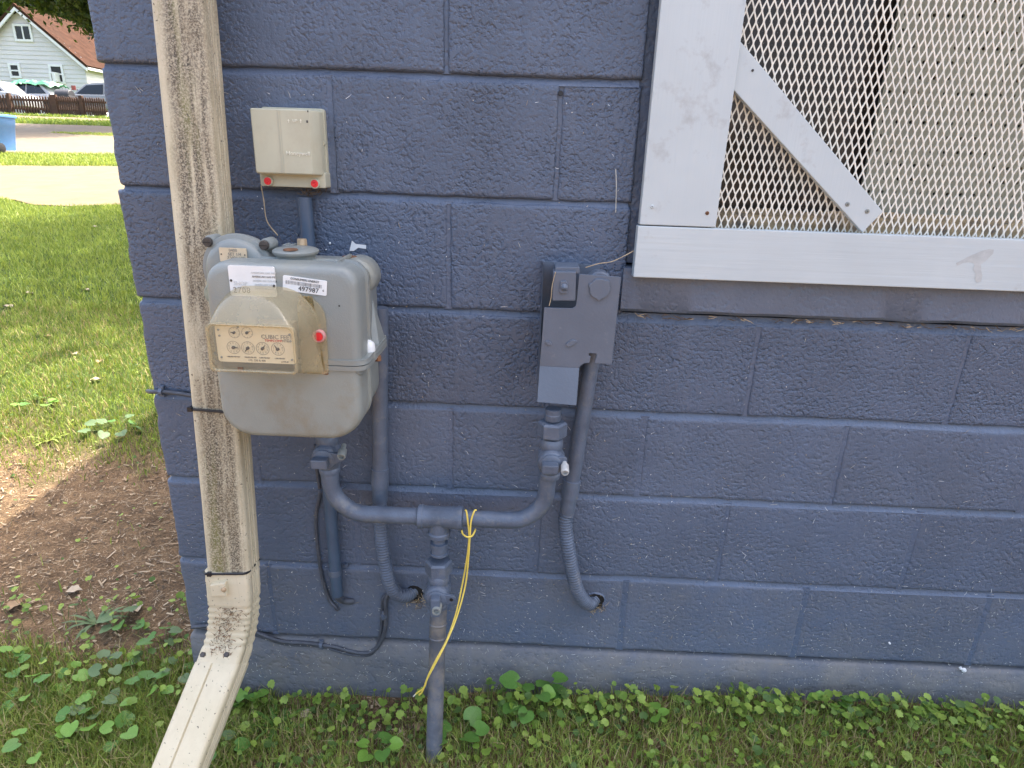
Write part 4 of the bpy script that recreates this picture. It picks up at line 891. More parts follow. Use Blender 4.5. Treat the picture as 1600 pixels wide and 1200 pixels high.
for k in range(70):
    c_ = random.choice([h1, h2]); a = random.uniform(0, 6.28); sliver(Vector((c_.x + random.gauss(.006, .012), -.006, c_.z - .02 + random.gauss(0, .008))), Vector((math.cos(a), 0, math.sin(a))) * random.uniform(.003, .012), .0006, random.choice([1, 1, 3]))
for k in range(26): a = random.uniform(0, 6.28); sliver(Vector((P(488, 300, -.01).x + random.gauss(0, .012), -.016, P(488, 300, -.01).z + random.gauss(0, .004))), Vector((math.cos(a), 0, math.sin(a))) * .006, .0007, 3)
o = rawmesh('grass_clippings', vv, tt, [M_WEB, M_STRAW, M_WHITE, M_STRAWD], mi); tag(o, 'dried grass clippings and specks stuck to the painted wall', 'clippings', kind='stuff')
# white paint chip marks above the meter
mb = MB(); ch = [(546, 392), (550, 376), (556, 381), (572, 383), (572, 389), (560, 387), (553, 392)]; mb.add([(P(u, v, -.003).x, -.0032, P(u, v, -.003).z) for u, v in ch], [tuple(range(len(ch)))])
for u, v, r_ in ((515, 380, .0022), (509, 390, .0012), (1505, 1046, .006), (1500, 1043, .004), (1390, 1005, .0025)):
    q = P(u, v, -.003); mb.lathe((q.x, -.001 if v < 1040 else -.004, q.z), (0, -1, 0), [(r_, 0), (r_ * .8, .0015 if v < 1000 else .004), (0, .002 if v < 1000 else .006)], 9)
tag(mb.build('paint_chips', M_WHITE), 'white paint chips and droppings on the blue wall', 'paint chips', kind='stuff')

# ------------------------------------------------------------------ planting
def blades(n, xr, yr, hfun, wfun, keep, mats, pick, name):
    X = rng.uniform(xr[0], xr[1], n); Y = rng.uniform(yr[0], yr[1], n)
    k = np.array([keep(x, y) for x, y in zip(X, Y)]); X, Y = X[k], Y[k]; n = len(X)
    Z = np.array([gz(x, y) for x, y in zip(X, Y)]) - .003
    h = hfun(X, Y, n); w_ = wfun(X, Y, n); a = rng.uniform(0, 2 * np.pi, n); ln = np.abs(rng.normal(.45, .3, n)) * h; b = rng.uniform(0, 2 * np.pi, n)
    dx, dy = np.cos(b) * ln, np.sin(b) * ln; sx, sy = np.cos(a) * w_, np.sin(a) * w_
    Vv = np.stack([np.stack([X - sx, Y - sy, Z], 1), np.stack([X + sx, Y + sy, Z], 1), np.stack([X + dx * .35 + sx * .8, Y + dy * .35 + sy * .8, Z + h * .6], 1), np.stack([X + dx * .35 - sx * .8, Y + dy * .35 - sy * .8, Z + h * .6], 1), np.stack([X + dx, Y + dy, Z + h * .95], 1)], 1).reshape(-1, 3)
    T = (np.arange(n)[:, None, None] * 5 + np.array([[0, 1, 2], [0, 2, 3], [3, 2, 4]])[None]).reshape(-1, 3)
    return Vv, T, np.repeat(pick(X, Y, n), 3)
def soil_amt(x, y):
    s = 0.0
    if x < -.55 and y > .05: s = 1 - min(1, abs(y - .62) / .62) ** 3 if .1 < y < 1.25 else 0; s *= min(1, max(0, (x + 2.6) / .9))
    s = max(s, math.exp(-(((x + .13) / .10) ** 2 + ((y + .09) / .08) ** 2)) * 1.1)
    return s + .35 * noise.noise((x * 6, y * 6, 11))
parts = []
infrontwall = lambda x, y: not (x > XL - .01 and y > -.012)
parts.append(blades(62000, (-1.5, 1.8), (-.42, .3), lambda X, Y, n: rng.uniform(.012, .052, n), lambda X, Y, n: rng.uniform(.0006, .0014, n), lambda x, y: infrontwall(x, y) and random.random() > soil_amt(x, y) * 1.1 + (.35 if y > -.06 else 0), None, lambda X, Y, n: rng.choice([0, 0, 1, 1, 1, 2], n), 'g'))
parts.append(blades(38000, (-1.35, -.42), (-.42, .14), lambda X, Y, n: rng.uniform(.015, .06, n), lambda X, Y, n: rng.uniform(.0007, .0015, n), lambda x, y: infrontwall(x, y) and random.random() < min(1, max(0, (.16 + .10 * noise.noise((x * 5, y * 4, 1)) - y) / .22)), None, lambda X, Y, n: rng.choice([0, 0, 1, 1, 2], n), 'g'))
parts.append(blades(22000, (-.42, 1.7), (-.42, -.02), lambda X, Y, n: rng.uniform(.010, .050, n), lambda X, Y, n: rng.uniform(.0006, .0013, n), lambda x, y: random.random() > soil_amt(x, y) + (.5 if y > -.05 else 0), None, lambda X, Y, n: rng.choice([0, 1, 1, 1, 2, 2], n), 'g'))
parts.append(blades(75000, (-3.4, XL), (.3, 3.2), lambda X, Y, n: rng.uniform(.015, .05, n), lambda X, Y, n: rng.uniform(.0012, .0028, n), lambda x, y: x > -2.6 - .9 * y and random.random() > soil_amt(x, y) * 1.08, None, lambda X, Y, n: rng.choice([0, 0, 1, 1, 2], n), 'g'))
parts.append(blades(90000, (-8, -1.5), (3.0, 7.9), lambda X, Y, n: rng.uniform(.025, .07, n), lambda X, Y, n: rng.uniform(.002, .005, n), lambda x, y: -1.2 - .95 * y < x < -.35 - .6 * y and y < 7.5 + .5 * noise.noise((x * .9, 4.2, 1)), None, lambda X, Y, n: rng.choice([0, 0, 1, 1, 1], n), 'g'))
parts.append(blades(60000, (-17, -5), (11.3, 16), lambda X, Y, n: rng.uniform(.03, .10, n), lambda X, Y, n: rng.uniform(.004, .010, n), lambda x, y: 12.0 + .30 * (x + 9) < y < 14.4 + .30 * (x + 10.6) and -1.5 - .9 * y < x < -.5 * y, None, lambda X, Y, n: rng.choice([0, 1, 1, 1], n), 'g'))
gp_ = G(158, 263)
parts.append(blades(5000, (gp_.x - 1.6, gp_.x + 2.5), (gp_.y - .5, gp_.y + .5), lambda X, Y, n: rng.uniform(.03, .09, n), lambda X, Y, n: rng.uniform(.004, .009, n), lambda x, y: abs(y - gp_.y) < .36 + .3 * noise.noise((x * 1.3, 2, 2)) and x > gp_.x - 1.2 + .8 * noise.noise((y * 3, 1, 1)), None, lambda X, Y, n: rng.choice([0, 1, 1, 1], n), 'g'))
parts.append(blades(16000, (-24, -10), (23.8, 27.9), lambda X, Y, n: rng.uniform(.05, .14, n), lambda X, Y, n: rng.uniform(.008, .018, n), lambda x, y: not (25.8 < y < 27.2), None, lambda X, Y, n: rng.choice([0, 0, 1], n), 'g'))
Vs, Ts, Ms = [], [], []; off = 0
for V_, T_, m_ in parts: Vs.append(V_); Ts.append(T_ + off); Ms.append(m_); off += len(V_)
o = rawmesh('grass', np.concatenate(Vs), np.concatenate(Ts), [G1, G2, G3], np.concatenate(Ms)); tag(o, 'short mixed green lawn grass across the yard', 'grass', kind='stuff')

def leaf_template(kind):
    k = 18; vs = [(0, 0, 0)]
    for i in range(k):
        a = 2 * math.pi * (i + .5) / k - math.pi / 2
        if kind == 'ivy': r = .5 * (1 + .10 * math.cos(a * 9)) * (1 - .55 * math.exp(-((a + math.pi / 2) / .28) ** 2) - .55 * math.exp(-((a - 1.5 * math.pi) / .28) ** 2)); x, y = r * math.cos(a), r * math.sin(a) + .18
        else:
            r = .5 * (1 - .6 * math.exp(-((a + math.pi / 2) / .33) ** 2) - .6 * math.exp(-((a - 1.5 * math.pi) / .33) ** 2)) * (1 + .16 * math.exp(-((a - math.pi / 2) / .3) ** 2)) * (1 + .025 * math.cos(a * 14)); x, y = .95 * r * math.cos(a), r * math.sin(a) + .20
        z = .10 * (x * x * 4) - .12 * y * y + .018 * math.sin(a * 6); vs.append((x, y, z))
    return np.array(vs), np.array([(0, 1 + i, 1 + (i + 1) % k) for i in range(k - 1)] + [(0, k, 1)])
IV, IT = leaf_template('ivy'); VV, VT = leaf_template('violet')
IV = np.array(IV)
def leaf_mat4(p, size, yaw, tilt, roll): return Matrix.Translation(p) @ Matrix.Rotation(yaw, 4, 'Z') @ Matrix.Rotation(tilt, 4, 'X') @ Matrix.Rotation(roll, 4, 'Y') @ Matrix.Scale(size, 4)
LV, LT, LM = [], [], []; off = 0
def put_leaf(p, size, yaw, tilt, roll, mi_):
    global off
    A = np.array(leaf_mat4(p, size, yaw, tilt, roll)); LV.append(IV @ A[:3, :3].T + A[:3, 3]); LT.append(IT + off); LM.append(np.full(len(IT), mi_)); off += len(IV)
def put_stem(a, b):
    global off
    a, b = np.array(a), np.array(b); s = np.array([.0008, 0, 0]); LV.append(np.array([a - s, a + s, b + s, b - s])); LT.append(np.array([[0, 1, 2], [0, 2, 3]]) + off); LM.append(np.full(2, 3)); off += 4
def ivy_density(x, y):
    d = 0
    if x > .02: d = math.exp(-((y + .045) / .045) ** 2) * (1.0 if x > .1 else .7) + .16
    elif x > -.52: d = math.exp(-((y + .05) / .05) ** 2) * .28 + .10
    elif y < .35: d = .06 + .10 * math.exp(-((y - .1) / .15) ** 2)
    return d * (.75 + .9 * noise.noise((x * 7, y * 9, 20)))
cnt = 0
while cnt < 1550:
    x = random.uniform(-1.35, 1.75); y = random.uniform(-.45, .35)
    if not infrontwall(x, y + .012) or random.random() > ivy_density(x, y): continue
    size = random.uniform(.009, .023) * (1 if y > -.2 else .8); h = random.uniform(.012, .055) * (1.15 if y > -.12 else .7); g = Vector((x, y, gz(x, y))); p = g + Vector((random.gauss(0, .006), -abs(random.gauss(0, .008)), h))
    if p.x > XL and p.y > -.018: p.y = -.02 - random.random() * .01
    put_leaf(p, size, random.uniform(-1.5, 1.5) + math.pi * (random.random() < .25), random.gauss(.35, .28), random.gauss(0, .25), random.choice([0, 0, 1, 1, 2])); put_stem(g, p); cnt += 1
for k in range(5200):  # tiny clover-like leaves lower down and in the yard
    x = random.uniform(-3.0, 1.75); y = random.uniform(-.5, 2.2) if x < XL - .05 else random.uniform(-.5, -.03)
    if not infrontwall(x, y) or (y > .3 and x < -1.2 - .9 * (y + .5)) or (y > .12 and random.random() > .22 + .5 * noise.noise((x * 4, y * 4, 31)) + (.25 if y > 1.0 else 0)): continue
    put_leaf(Vector((x, y, gz(x, y) + random.uniform(.006, .022))), random.uniform(.007, .016), random.uniform(0, 6.28), random.gauss(.15, .3), random.gauss(0, .3), random.choice([0, 1, 2, 2]))
o = rawmesh('ground_ivy', np.concatenate(LV), np.concatenate(LT), [L1, L2, L3, M_STEM], np.concatenate(LM), smooth=True); tag(o, 'low ground ivy with small round scalloped leaves along the wall', 'ground ivy', kind='stuff')

# straw and mulch litter
vv, tt, mi = [], [], []
for k in range(36000):
    if k < 26000: x = random.uniform(-2.6, XL - .02); y = random.uniform(-.1, 1.6); pr_ = soil_amt(x, y) + .06
    else: x = random.uniform(-.9, 1.6); y = random.uniform(-.5, -.012); pr_ = .3 + soil_amt(x, y)
    if not infrontwall(x, y) or random.random() > pr_: continue
    a = random.uniform(0, 6.28); L_ = random.uniform(.002, .010) * (.8 if random.random() < .8 else 2.0); d = Vector((math.cos(a), math.sin(a), random.gauss(0, .18))) * L_; p = Vector((x, y, gz(x, y) + .003 + random.random() * .005))
    s = Vector((-d.y, d.x, 0)).normalized() * random.uniform(.0004, .0009) * (1 if random.random() < .85 else 3.5); b = len(vv); vv += [p - d - s, p - d + s, p + d + s, p + d - s]; tt += [(b, b + 1, b + 2), (b, b + 2, b + 3)]; mi += [random.choice([0, 0, 1, 1, 2])] * 2
o = rawmesh('straw_litter', vv, tt, [M_STRAW, M_STRAWD, M_DEAD], mi); tag(o, 'dry straw and mulch litter over the bare soil', 'litter', kind='stuff')

# broad leaved violet plants: every leaf its own part
VMESH = []
for m_ in (V1, V2, V3):
    me = bpy.data.meshes.new('leaf'); me.from_pydata([tuple(v) for v in VV], [], [tuple(t) for t in VT.tolist()]); me.materials.append(m_); me.polygons.foreach_set('use_smooth', [True] * len(me.polygons)); VMESH.append(me)
def violet(u, v, n, spread, size, label, mats=(0, 1), hgt=.05):
    g = G(u, v); 
    if g.x > XL and g.y > -.03: g.y = -.03
    root = empty('violet_plant', g); tag(root, label, 'plant', 'broad leaved violets along the wall'); sb = MB()
    for k in range(n):
        a = 2 * math.pi * (k + random.uniform(-.3, .3)) / n; r_ = spread * random.uniform(.35, 1); p = g + Vector((math.cos(a) * r_, math.sin(a) * r_ * .8, 0)); 
        if p.x > XL - .01 and p.y > -.035: p.y = -.035 - random.random() * .01
        p.z = gz(p.x, p.y) + hgt * random.uniform(.45, 1.1)
        o = bpy.data.objects.new('leaf', VMESH[random.choice(mats)]); COL.objects.link(o); o.parent = root; o.matrix_parent_inverse = Matrix.Translation(-g)
        yaw = math.atan2(p.y - g.y, p.x - g.x) - math.pi / 2 + random.gauss(0, .4)
        o.matrix_basis = leaf_mat4(p, size * random.uniform(.7, 1.15), yaw, random.gauss(-.05, .25) if p.y > g.y else random.gauss(.1, .25), random.gauss(0, .25))
        sb.tube([g - Vector((0, 0, .01)), g.lerp(p, .55) + Vector((0, 0, .008)), p], .0011, 5)
    sb.build('stems', M_STEM, root)
for a in [(50, 1100, 6, .05, .036, 'low violet clump at the far left edge of the yard'), (112, 1075, 5, .045, .034, 'violet clump left of centre in the weeds, with light green leaves', (1, 1, 0)),
          (180, 1060, 7, .055, .038, 'dark violet clump midway between left edge and downspout outlet', (0, 2)), (232, 1095, 7, .05, .037, 'leafy violet clump beside the downspout outlet'),
          (262, 1010, 6, .05, .036, 'violet clump against the wall corner below the ribbed elbow', (2, 0)), (190, 985, 6, .055, .04, 'greyish broad leaved plant at the edge of the bare soil', (2, 2, 0)),
          (120, 1150, 5, .045, .036, 'violet clump near the bottom left with upturned leaves', (0, 1)), (190, 1165, 4, .04, .04, 'small bright violet clump in the bottom weeds left of the outlet', (1, 0)),
          (60, 1185, 5, .05, .034, 'violet clump at the bottom left corner', (0, 1)), (385, 1105, 7, .05, .036, 'tall violet clump right of the downspout outlet against the foundation', (1, 0, 0), .075),
          (345, 1185, 4, .045, .042, 'violet with large leaf under the right side of the outlet', (0, 2)), (835, 1110, 10, .07, .043, 'biggest violet clump right of the riser by the foundation', (1, 0, 0), .075),
          (1022, 1140, 3, .03, .036, 'small pair of light leaves in the grass right of the big violet clump', (1,)), (720, 1165, 5, .05, .04, 'violet clump at the foot of the gas riser on its right', (1, 0)),
          (590, 1185, 5, .05, .040, 'violet clump at the bottom edge left of the riser', (1, 0)), (1290, 1110, 5, .05, .026, 'small leaved clump against the foundation far right', (1, 0)),
          (20, 1050, 6, .05, .034, 'violet clump cut by the left edge above the bottom corner', (0, 1)), (150, 1115, 6, .05, .034, 'low violet clump in the middle of the left weeds', (0, 1, 2)), (285, 1060, 5, .045, .034, 'violet clump tucked behind the downspout outlet', (0, 2)), (60, 640, 7, .12, .05, 'rosette of broad leaves at left in the sunny lawn', (1, 0)), (180, 675, 9, .14, .05, 'grey green weed patch on the soil beside the wall corner', (2, 2, 0))]: violet(*a)
# grassy tufts with long blades
def tuft(u, v, n, L_, label, m_):
    g = G(u, v); root = empty('grass_tuft', g); tag(root, label, 'grass tuft')
    for k in range(n):
        a = 2 * math.pi * k / n + random.gauss(0, .2); l_ = L_ * random.uniform(.6, 1.1); hv = random.uniform(.25, .7); w_ = random.uniform(.003, .0055); pts = []
        for t in (0, .35, .7, 1): pts.append(g + Vector((math.cos(a) * l_ * t, math.sin(a) * l_ * t, l_ * hv * (1.5 * t - 1.1 * t * t))))
        s = Vector((-math.sin(a), math.cos(a), 0)) * w_; mb = MB(); mb.add([pts[0] - s * .6, pts[0] + s * .6, pts[1] - s, pts[1] + s, pts[2] - s * .8, pts[2] + s * .8, pts[3]], [(0, 1, 3, 2), (2, 3, 5, 4), (4, 5, 6)]); mb.build('blade', m_, root)
tuft(150, 975, 14, .09, 'grey green tuft of strap leaves on the edge of the soil', V3); tuft(430, 1135, 12, .09, 'green tuft of broad blades below the foundation cable', V1); tuft(1110, 1090, 9, .07, 'tuft of fine tall grass against the foundation', G1); tuft(75, 690, 10, .10, 'bright tuft of grass in the sun at the left', G2); tuft(1390, 1100, 8, .07, 'small grass tuft against the foundation at the right', G1)
# fallen leaves
def fallen(u, v, size, yaw, label, m_, curl=.35):
    g = G(u, v); mb = MB(); k = 9; top = []
    for i in range(k):
        t = i / (k - 1); w_ = math.sin(math.pi * t ** .8) * .34 * (1 + .2 * math.sin(t * 17 + u)); z = curl * .4 * math.sin(math.pi * t) + .05
        top.append([(t - .5, -w_, z + curl * .5 * w_ + .05 * math.sin(9 * t)), (t - .5, 0, z * .4), (t - .5, w_, z + curl * .6 * w_)])
    mb.loft(top, cap=False, close=False); o = mb.build('fallen_leaf', m_, smooth=60)
    o.data.transform(Matrix.Rotation(yaw, 4, 'Z') @ Matrix.Scale(size * (.62 if v < 700 else .85), 4)); o.location = g + Vector((0, 0, .006)); tag(o, label, 'fallen leaf', 'fallen leaves in the yard')
for a in [(117, 927, .055, .2, 'curled tan leaf on the bare soil left of the wall corner', M_DEADP), (215, 953, .05, 2.2, 'pale brown leaf among weeds beside the wall corner', M_DEADP), (45, 461, .13, .1, 'large pale leaf on the lawn at the far left', M_DEADP), (136, 456, .11, .3, 'pale curled leaf on the lawn nearest the top right', M_DEADP),
          (12, 482, .14, 2.9, 'pale leaf cut by the left edge of the photo', M_DEADP), (107, 478, .09, .6, 'thin white leaf in the middle of the lawn', M_DEADP), (118, 556, .09, -.3, 'white leaf on the lower lawn', M_DEADP), (156, 567, .08, 1.9, 'dark folded leaf on the lower lawn', M_DEAD), (150, 597, .10, .5, 'wide pale leaf on the lawn near the wall corner', M_DEADP), (82, 632, .08, .9, 'whitish leaf at the edge between lawn and soil', M_DEADP),
          (203, 540, .05, 1.0, 'small reddish leaf on the lawn by the wall', M_RUST), (75, 528, .08, .4, 'brown leaf left in the sunny lawn', M_DEAD), (148, 357, .16, .5, 'pale leaf at the top of the lawn', M_DEADP), (655, 1140, .035, 1.2, 'orange brown leaf leaning at the foot of the riser', M_DEAD), (365, 1188, .028, .4, 'small tan leaf at the bottom right of the outlet', M_DEAD), (1405, 1120, .03, .2, 'brown leaf in the weeds below the right foundation', M_DEAD), (480, 1120, .04, .8, 'pale dry leaf in the weeds below the meter', M_DEADP), (25, 950, .06, 1.4, 'dark brown leaf on the soil at the left edge', M_DEAD)]: fallen(*a)

# ------------------------------------------------------------------ background across the road
M_SIDING = mat('white_siding', (.66, .63, .60), .55, .05, .6, (.58, .57, .53), 1.2, .55, .8); M_TRIM = mat('white_trim', (.76, .76, .73), .5, .04); M_ROOF = mat('red_brown_roof', (.052, .026, .017), .95, .3, 2.5, (.036, .024, .018), .9, .5, .75, .02, 8, spec=.05)
M_GLASS = mat('dark_glass', (.012, .014, .016), .12, .3, .5); M_ORANGE = mat('orange_trim', (.55, .30, .08), .6, .1); M_FENCE = mat('brown_fence', (.085, .042, .025), .8, .3, 3)
HY = 42.0
ap, ev = P(29, 12, HY), P(131, 98, HY); hw = ev.x - ap.x; zb = 2.7
house = empty('house', (ap.x, HY, zb)); tag(house, 'white clapboard house with red brown gable roof across the road', 'house')
D = 11.0
mb = MB(); mb.loft([[(ap.x - hw, y, zb), (ap.x + hw, y, zb), (ap.x + hw, y, ev.z), (ap.x, y, ap.z - .1), (ap.x - hw, y, ev.z)] for y in (HY, HY + D)]); mb.build('wall', M_SIDING, house)
bd = MB(); z = zb
while z < ap.z - .4:
    k = 1 if z < ev.z else max(0, (ap.z - .1 - z) / (ap.z - .1 - ev.z)); x0, x1 = ap.x - hw * k, ap.x + hw * k
    bd.loft([[(x, HY - .035, z), (x, HY - .008, z + .245), (x, HY - .001, z + .245), (x, HY - .001, z)] for x in (x0, x1)]); bd.loft([[(ap.x + hw + .035, y, z), (ap.x + hw + .008, y, z + .245), (ap.x + hw + .001, y, z + .245), (ap.x + hw + .001, y, z)] for y in (HY, HY + D)]) if z < ev.z - .2 else None
    z += .25
bd.build('clapboards', M_SIDING, house)['kind'] = 'stuff'
mb = MB(); sl_v = Vector((hw, 0, ev.z - ap.z)).normalized(); nr = Vector((-sl_v.z, 0, sl_v.x))
for s in (1, -1):
    a = Vector((ap.x, 0, ap.z)); b = Vector((ap.x + s * hw, 0, ev.z)) + Vector((s * sl_v.x, 0, sl_v.z)) * .45; nn = Vector((s * nr.x, 0, nr.z)) * .14
    mb.loft([[(a.x, y, a.z), (b.x, y, b.z), (b.x + nn.x, y, b.z + nn.z), (a.x + 0, y, a.z + .19)] for y in (HY - .4, HY + D + .3)])
rf = mb.build('roof', M_ROOF, house)
mb = MB()
for s in (1, -1):
    a = Vector((ap.x, 0, ap.z - .02)); b = Vector((ap.x + s * hw, 0, ev.z - .02)) + Vector((s * sl_v.x, 0, sl_v.z)) * .45
    mb.loft([[(a.x, y, a.z), (b.x, y, b.z), (b.x, y, b.z - .2), (a.x, y, a.z - .2)] for y in (HY - .38, HY - .30)])
mb.box((ev.x + .25, HY - .3, ev.z - .42), (ev.x + .42, HY + D, ev.z - .28)); mb.build('fascia', M_TRIM, house)
def hwin(u0, v0, u1, v1, split, sill=True):
    a, b = P(u0, v0, HY), P(u1, v1, HY); x0, x1, z0, z1 = a.x, b.x, b.z, a.z; t = .13
    mb = MB()
    for bx in (((x0 - t, z1), (x1 + t, z1 + t)), ((x0 - t, z0 - t), (x1 + t, z0)), ((x0 - t, z0), (x0, z1)), ((x1, z0), (x1 + t, z1))): mb.box((bx[0][0], HY - .10, bx[0][1]), (bx[1][0], HY - .02, bx[1][1]))
    if split == 'v': mb.box(((x0 + x1) / 2 - .04, HY - .09, z0), ((x0 + x1) / 2 + .04, HY - .02, z1))
    else: mb.box((x0, HY - .09, (z0 + z1) / 2 - .04), (x1, HY - .02, (z0 + z1) / 2 + .04))
    wdw = mb.build('window', M_TRIM, house); g = MB(); g.box((x0, HY - .05, z0), (x1, HY - .04, z1)); g.build('pane', M_GLASS, wdw); return (x0, x1, z0, z1)
hwin(24, 41, 50, 62, 'v'); hwin(17, 102, 32, 119, 'h'); r_ = hwin(80, 104, 100, 128, 'h')
mb = MB(); mb.box((r_[0] + .1, HY - .5, r_[2] - .05), (r_[1] - .15, HY - .08, r_[2] + .5)); ac = mb.build('air_conditioner', M_TRIM, house, bevel=.02); mb = MB(); mb.box((r_[0] + .25, HY - .52, r_[2] + .02), (r_[1] - .35, HY - .5, r_[2] + .42)); mb.build('grille', mat('ac_grille', (.2, .18, .17), .6), ac)
ex = ev.x + .04
mb = MB(); mb.box((ex, HY + 2.0, ev.z - 2.4), (ex + .06, HY + 2.5, ev.z - .5)); mb.build('shutter', M_ORANGE, house)
mb = MB(); mb.box((ex, HY + 2.6, ev.z - 2.2), (ex + .05, HY + 4.6, ev.z - .6)); sw = mb.build('window', M_TRIM, house); mb = MB(); mb.box((ex + .04, HY + 2.75, ev.z - 2.1), (ex + .06, HY + 4.45, ev.z - .7)); mb.build('pane', M_GLASS, sw)
# picket fence
FYD = 28.4
fe = empty('picket_fence', (-20, FYD, 2.6)); tag(fe, 'brown wooden picket fence along the far pavement', 'fence')
fx_l, fx_r = P(-40, 160, FYD).x, P(166, 160, FYD).x
pm = MB(); pm.prism([(-.035, 0), (.035, 0), (.035, .66), (0, .72), (-.035, .66)], -.012, .012); pk_o = pm.build('picket', M_FENCE, fe); pk_me = pk_o.data
gzf = lambda x: gz(x, FYD)
x = fx_l; first = True
xp = P(88, 160, FYD).x
while x < fx_r:
    o = pk_o if first else link('picket', pk_me, fe); first = False
    o.matrix_parent_inverse = Matrix.Translation(-base_of(fe)); o.location = (x, FYD - .03, gzf(x) + .04 + random.uniform(-.02, .02)); x += .125 if x < xp else .098
for z in (.17, .53):
    mb = MB(); mb.box((fx_l, FYD - .012, gzf(-20) + z), (fx_r, FYD + .03, gzf(-20) + z + .09)); mb.build('rail', M_FENCE, fe)
for u, w_ in ((16, .06), (85, .14), (128, .08), (-20, .06)):
    q = P(u, 160, FYD); mb = MB(); mb.box((q.x - w_, FYD - .08, gzf(q.x) - .1), (q.x + w_, FYD + .06, gzf(q.x) + .82)); mb.build('post', M_FENCE, fe, bevel=.01)
# chain-link fence behind
cf = empty('chain_link_fence', (-20, 33, 3.1)); tag(cf, 'thin grey chain link fence with posts before the white house', 'fence'); CY = 33.0
M_GALV = mat('galvanised', (.22, .23, .24), .45, .1, metal=.6)
for u in (-20, 20, 78, 97, 120, 131, 135, 155):
    q = P(u, 133, CY); z0 = gz(q.x, CY); mb = MB(); mb.tube([(q.x, CY, z0 - .1), (q.x, CY, z0 + 1.35)], .035, 8); mb.build('post', M_GALV, cf)
mb = MB(); a, b = P(-60, 130, CY), P(175, 140, CY); mb.tube([(a.x, CY, gz(a.x, CY) + 1.3), (b.x, CY, gz(b.x, CY) + 1.3)], .024, 8); mb.build('rail', M_GALV, cf)
mb = MB(); x = a.x
while x < b.x:
    for s in (1, -1): mb.tube([(x, CY, gz(x, CY) + .05), (x + s * 1.25, CY, gz(x, CY) + 1.3)], .004, 3)
    x += .16
mb.build('wire_mesh', M_GALV, cf)
# small sign on the chain link fence
q = P(115, 137, CY - .05); mb = MB(); mb.box((q.x - .11, CY - .06, q.z - .10), (q.x + .11, CY - .045, q.z + .10)); tag(mb.build('warning_sign', mat('red_sign', (.30, .05, .045), .5, .1)), 'small red sign hung on the chain link fence', 'sign')
# parked cars
def car(name, label, x, y, m_, L_=4.4, flip=1):
    z = gz(x, y) + .02; root = empty(name, (x, y, z)); tag(root, label, 'car', 'cars parked in front of the house')
    prof = [(-.5, .28), (-.5, .62), (-.47, .80), (-.36, .88), (.30, .92), (.45, .84), (.50, .60), (.50, .28)]; cab = [(-.34, .86), (-.20, 1.36), (-.08, 1.44), (.18, 1.43), (.36, .90)]
    def lo(pr, w0, w1, yo): return [[(x + flip * a * L_, y + s * (w0 if i in (0, len(pr) - 1) or b < .7 else w1), z + b) for i, (a, b) in enumerate(pr)] for s in (-1, 1)]
    mb = MB(); mb.loft(lo(prof, .86, .80, 0)); mb.build('body', m_, root, bevel=.05, bseg=3, smooth=40)
    mb = MB(); mb.loft([[(x + flip * a * L_, y + s * (.74 if b < 1 else .58), z + b) for a, b in cab] for s in (-1, 1)]); cb2 = mb.build('cabin', m_, root, bevel=.03, smooth=40)
    for s in (-1, 1):
        for g_ in ([(-.29, .93), (-.19, 1.30), (-.01, 1.36), (-.01, .93)], [(.01, .93), (.01, 1.36), (.17, 1.35), (.29, .95)]):
            mb = MB(); mb.loft([[(x + flip * a * L_, y + s * ((.735 if b < 1 else .605) + e), z + b) for a, b in g_] for e in (0, .012)]); mb.build('window', M_GLASS, cb2)
    for wx in (-.31, .31):
        for s in (-1, 1):
            mb = MB(); mb.lathe((x + wx * L_, y + s * .70, z + .30), (0, s, 0), [(.2, 0), (.31, .01), (.32, .05), (.32, .15), (.30, .19), (.21, .195), (.20, .17), (0, .17)], 20); mb.build('wheel', [M_BLACK], root, smooth=40)
WH = mat('white_car_paint', (.42, .42, .42), .2, .02)
q = P(20, 160, 30.4); car('parked_car', 'white car behind the picket fence at the far left', q.x - 1.3, 30.6, WH, 4.6, -1)
q = P(98, 160, 32.0); car('parked_car', 'second white car under the green tarp beside the gate post', q.x - 1.2, 32.0, WH, 3.4, 1)
q = P(170, 160, 31.5); car('parked_car', 'silver car partly hidden behind the wall corner', q.x + .6, 31.0, mat('silver_paint', (.25, .26, .27), .25, .03), 4.4, 1)
tp_ = P(62, 141, 32.0); tp_.z = gz(tp_.x, 32) + 1.47; mb = MB(); gN = 22; vs = []
for j in range(12):
    for i in range(gN + 1):
        a, b = i / gN - .5, j / 11 - .5; zz_ = tp_.z + .05 + .13 * noise.noise((a * 9, b * 6, 2)) + .10 * noise.noise((a * 22, b * 13, 5)) - .9 * max(0, abs(b) - .34) - .9 * max(0, abs(a) - .34); vs.append((tp_.x + a * 2.2, tp_.y + b * 1.5, zz_))
mb.add(vs, [(j * (gN + 1) + i, j * (gN + 1) + i + 1, (j + 1) * (gN + 1) + i + 1, (j + 1) * (gN + 1) + i) for j in range(11) for i in range(gN)]); tag(mb.build('tarp', mat('green_tarp', (.05, .22, .11), .45, .2, 3)), 'crumpled bright green tarp lying over a white car', 'tarp')
# covered grill between the cars
q = P(104, 158, 30.0); gg = empty('garden_grill', (q.x, 30, gz(q.x, 30))); tag(gg, 'dark covered grill behind the fence between the cars', 'grill'); z0 = gz(q.x, 30)
mb = MB(); mb.prism([(q.x - .38, z0), (q.x + .38, z0), (q.x + .36, z0 + .85), (q.x - .36, z0 + .85)], 29.7, 30.2); mb.build('cart', mat('grill_cover', (.05, .05, .055), .6, .2), gg, bevel=.03); mb = MB(); mb.lathe((q.x - .34, 29.95, z0 + .86), (1, 0, 0), [(.22, 0), (.25, .03), (.25, .65), (.22, .68)], 18); mb.build('hood', bpy.data.materials['grill_cover'], gg, smooth=40)
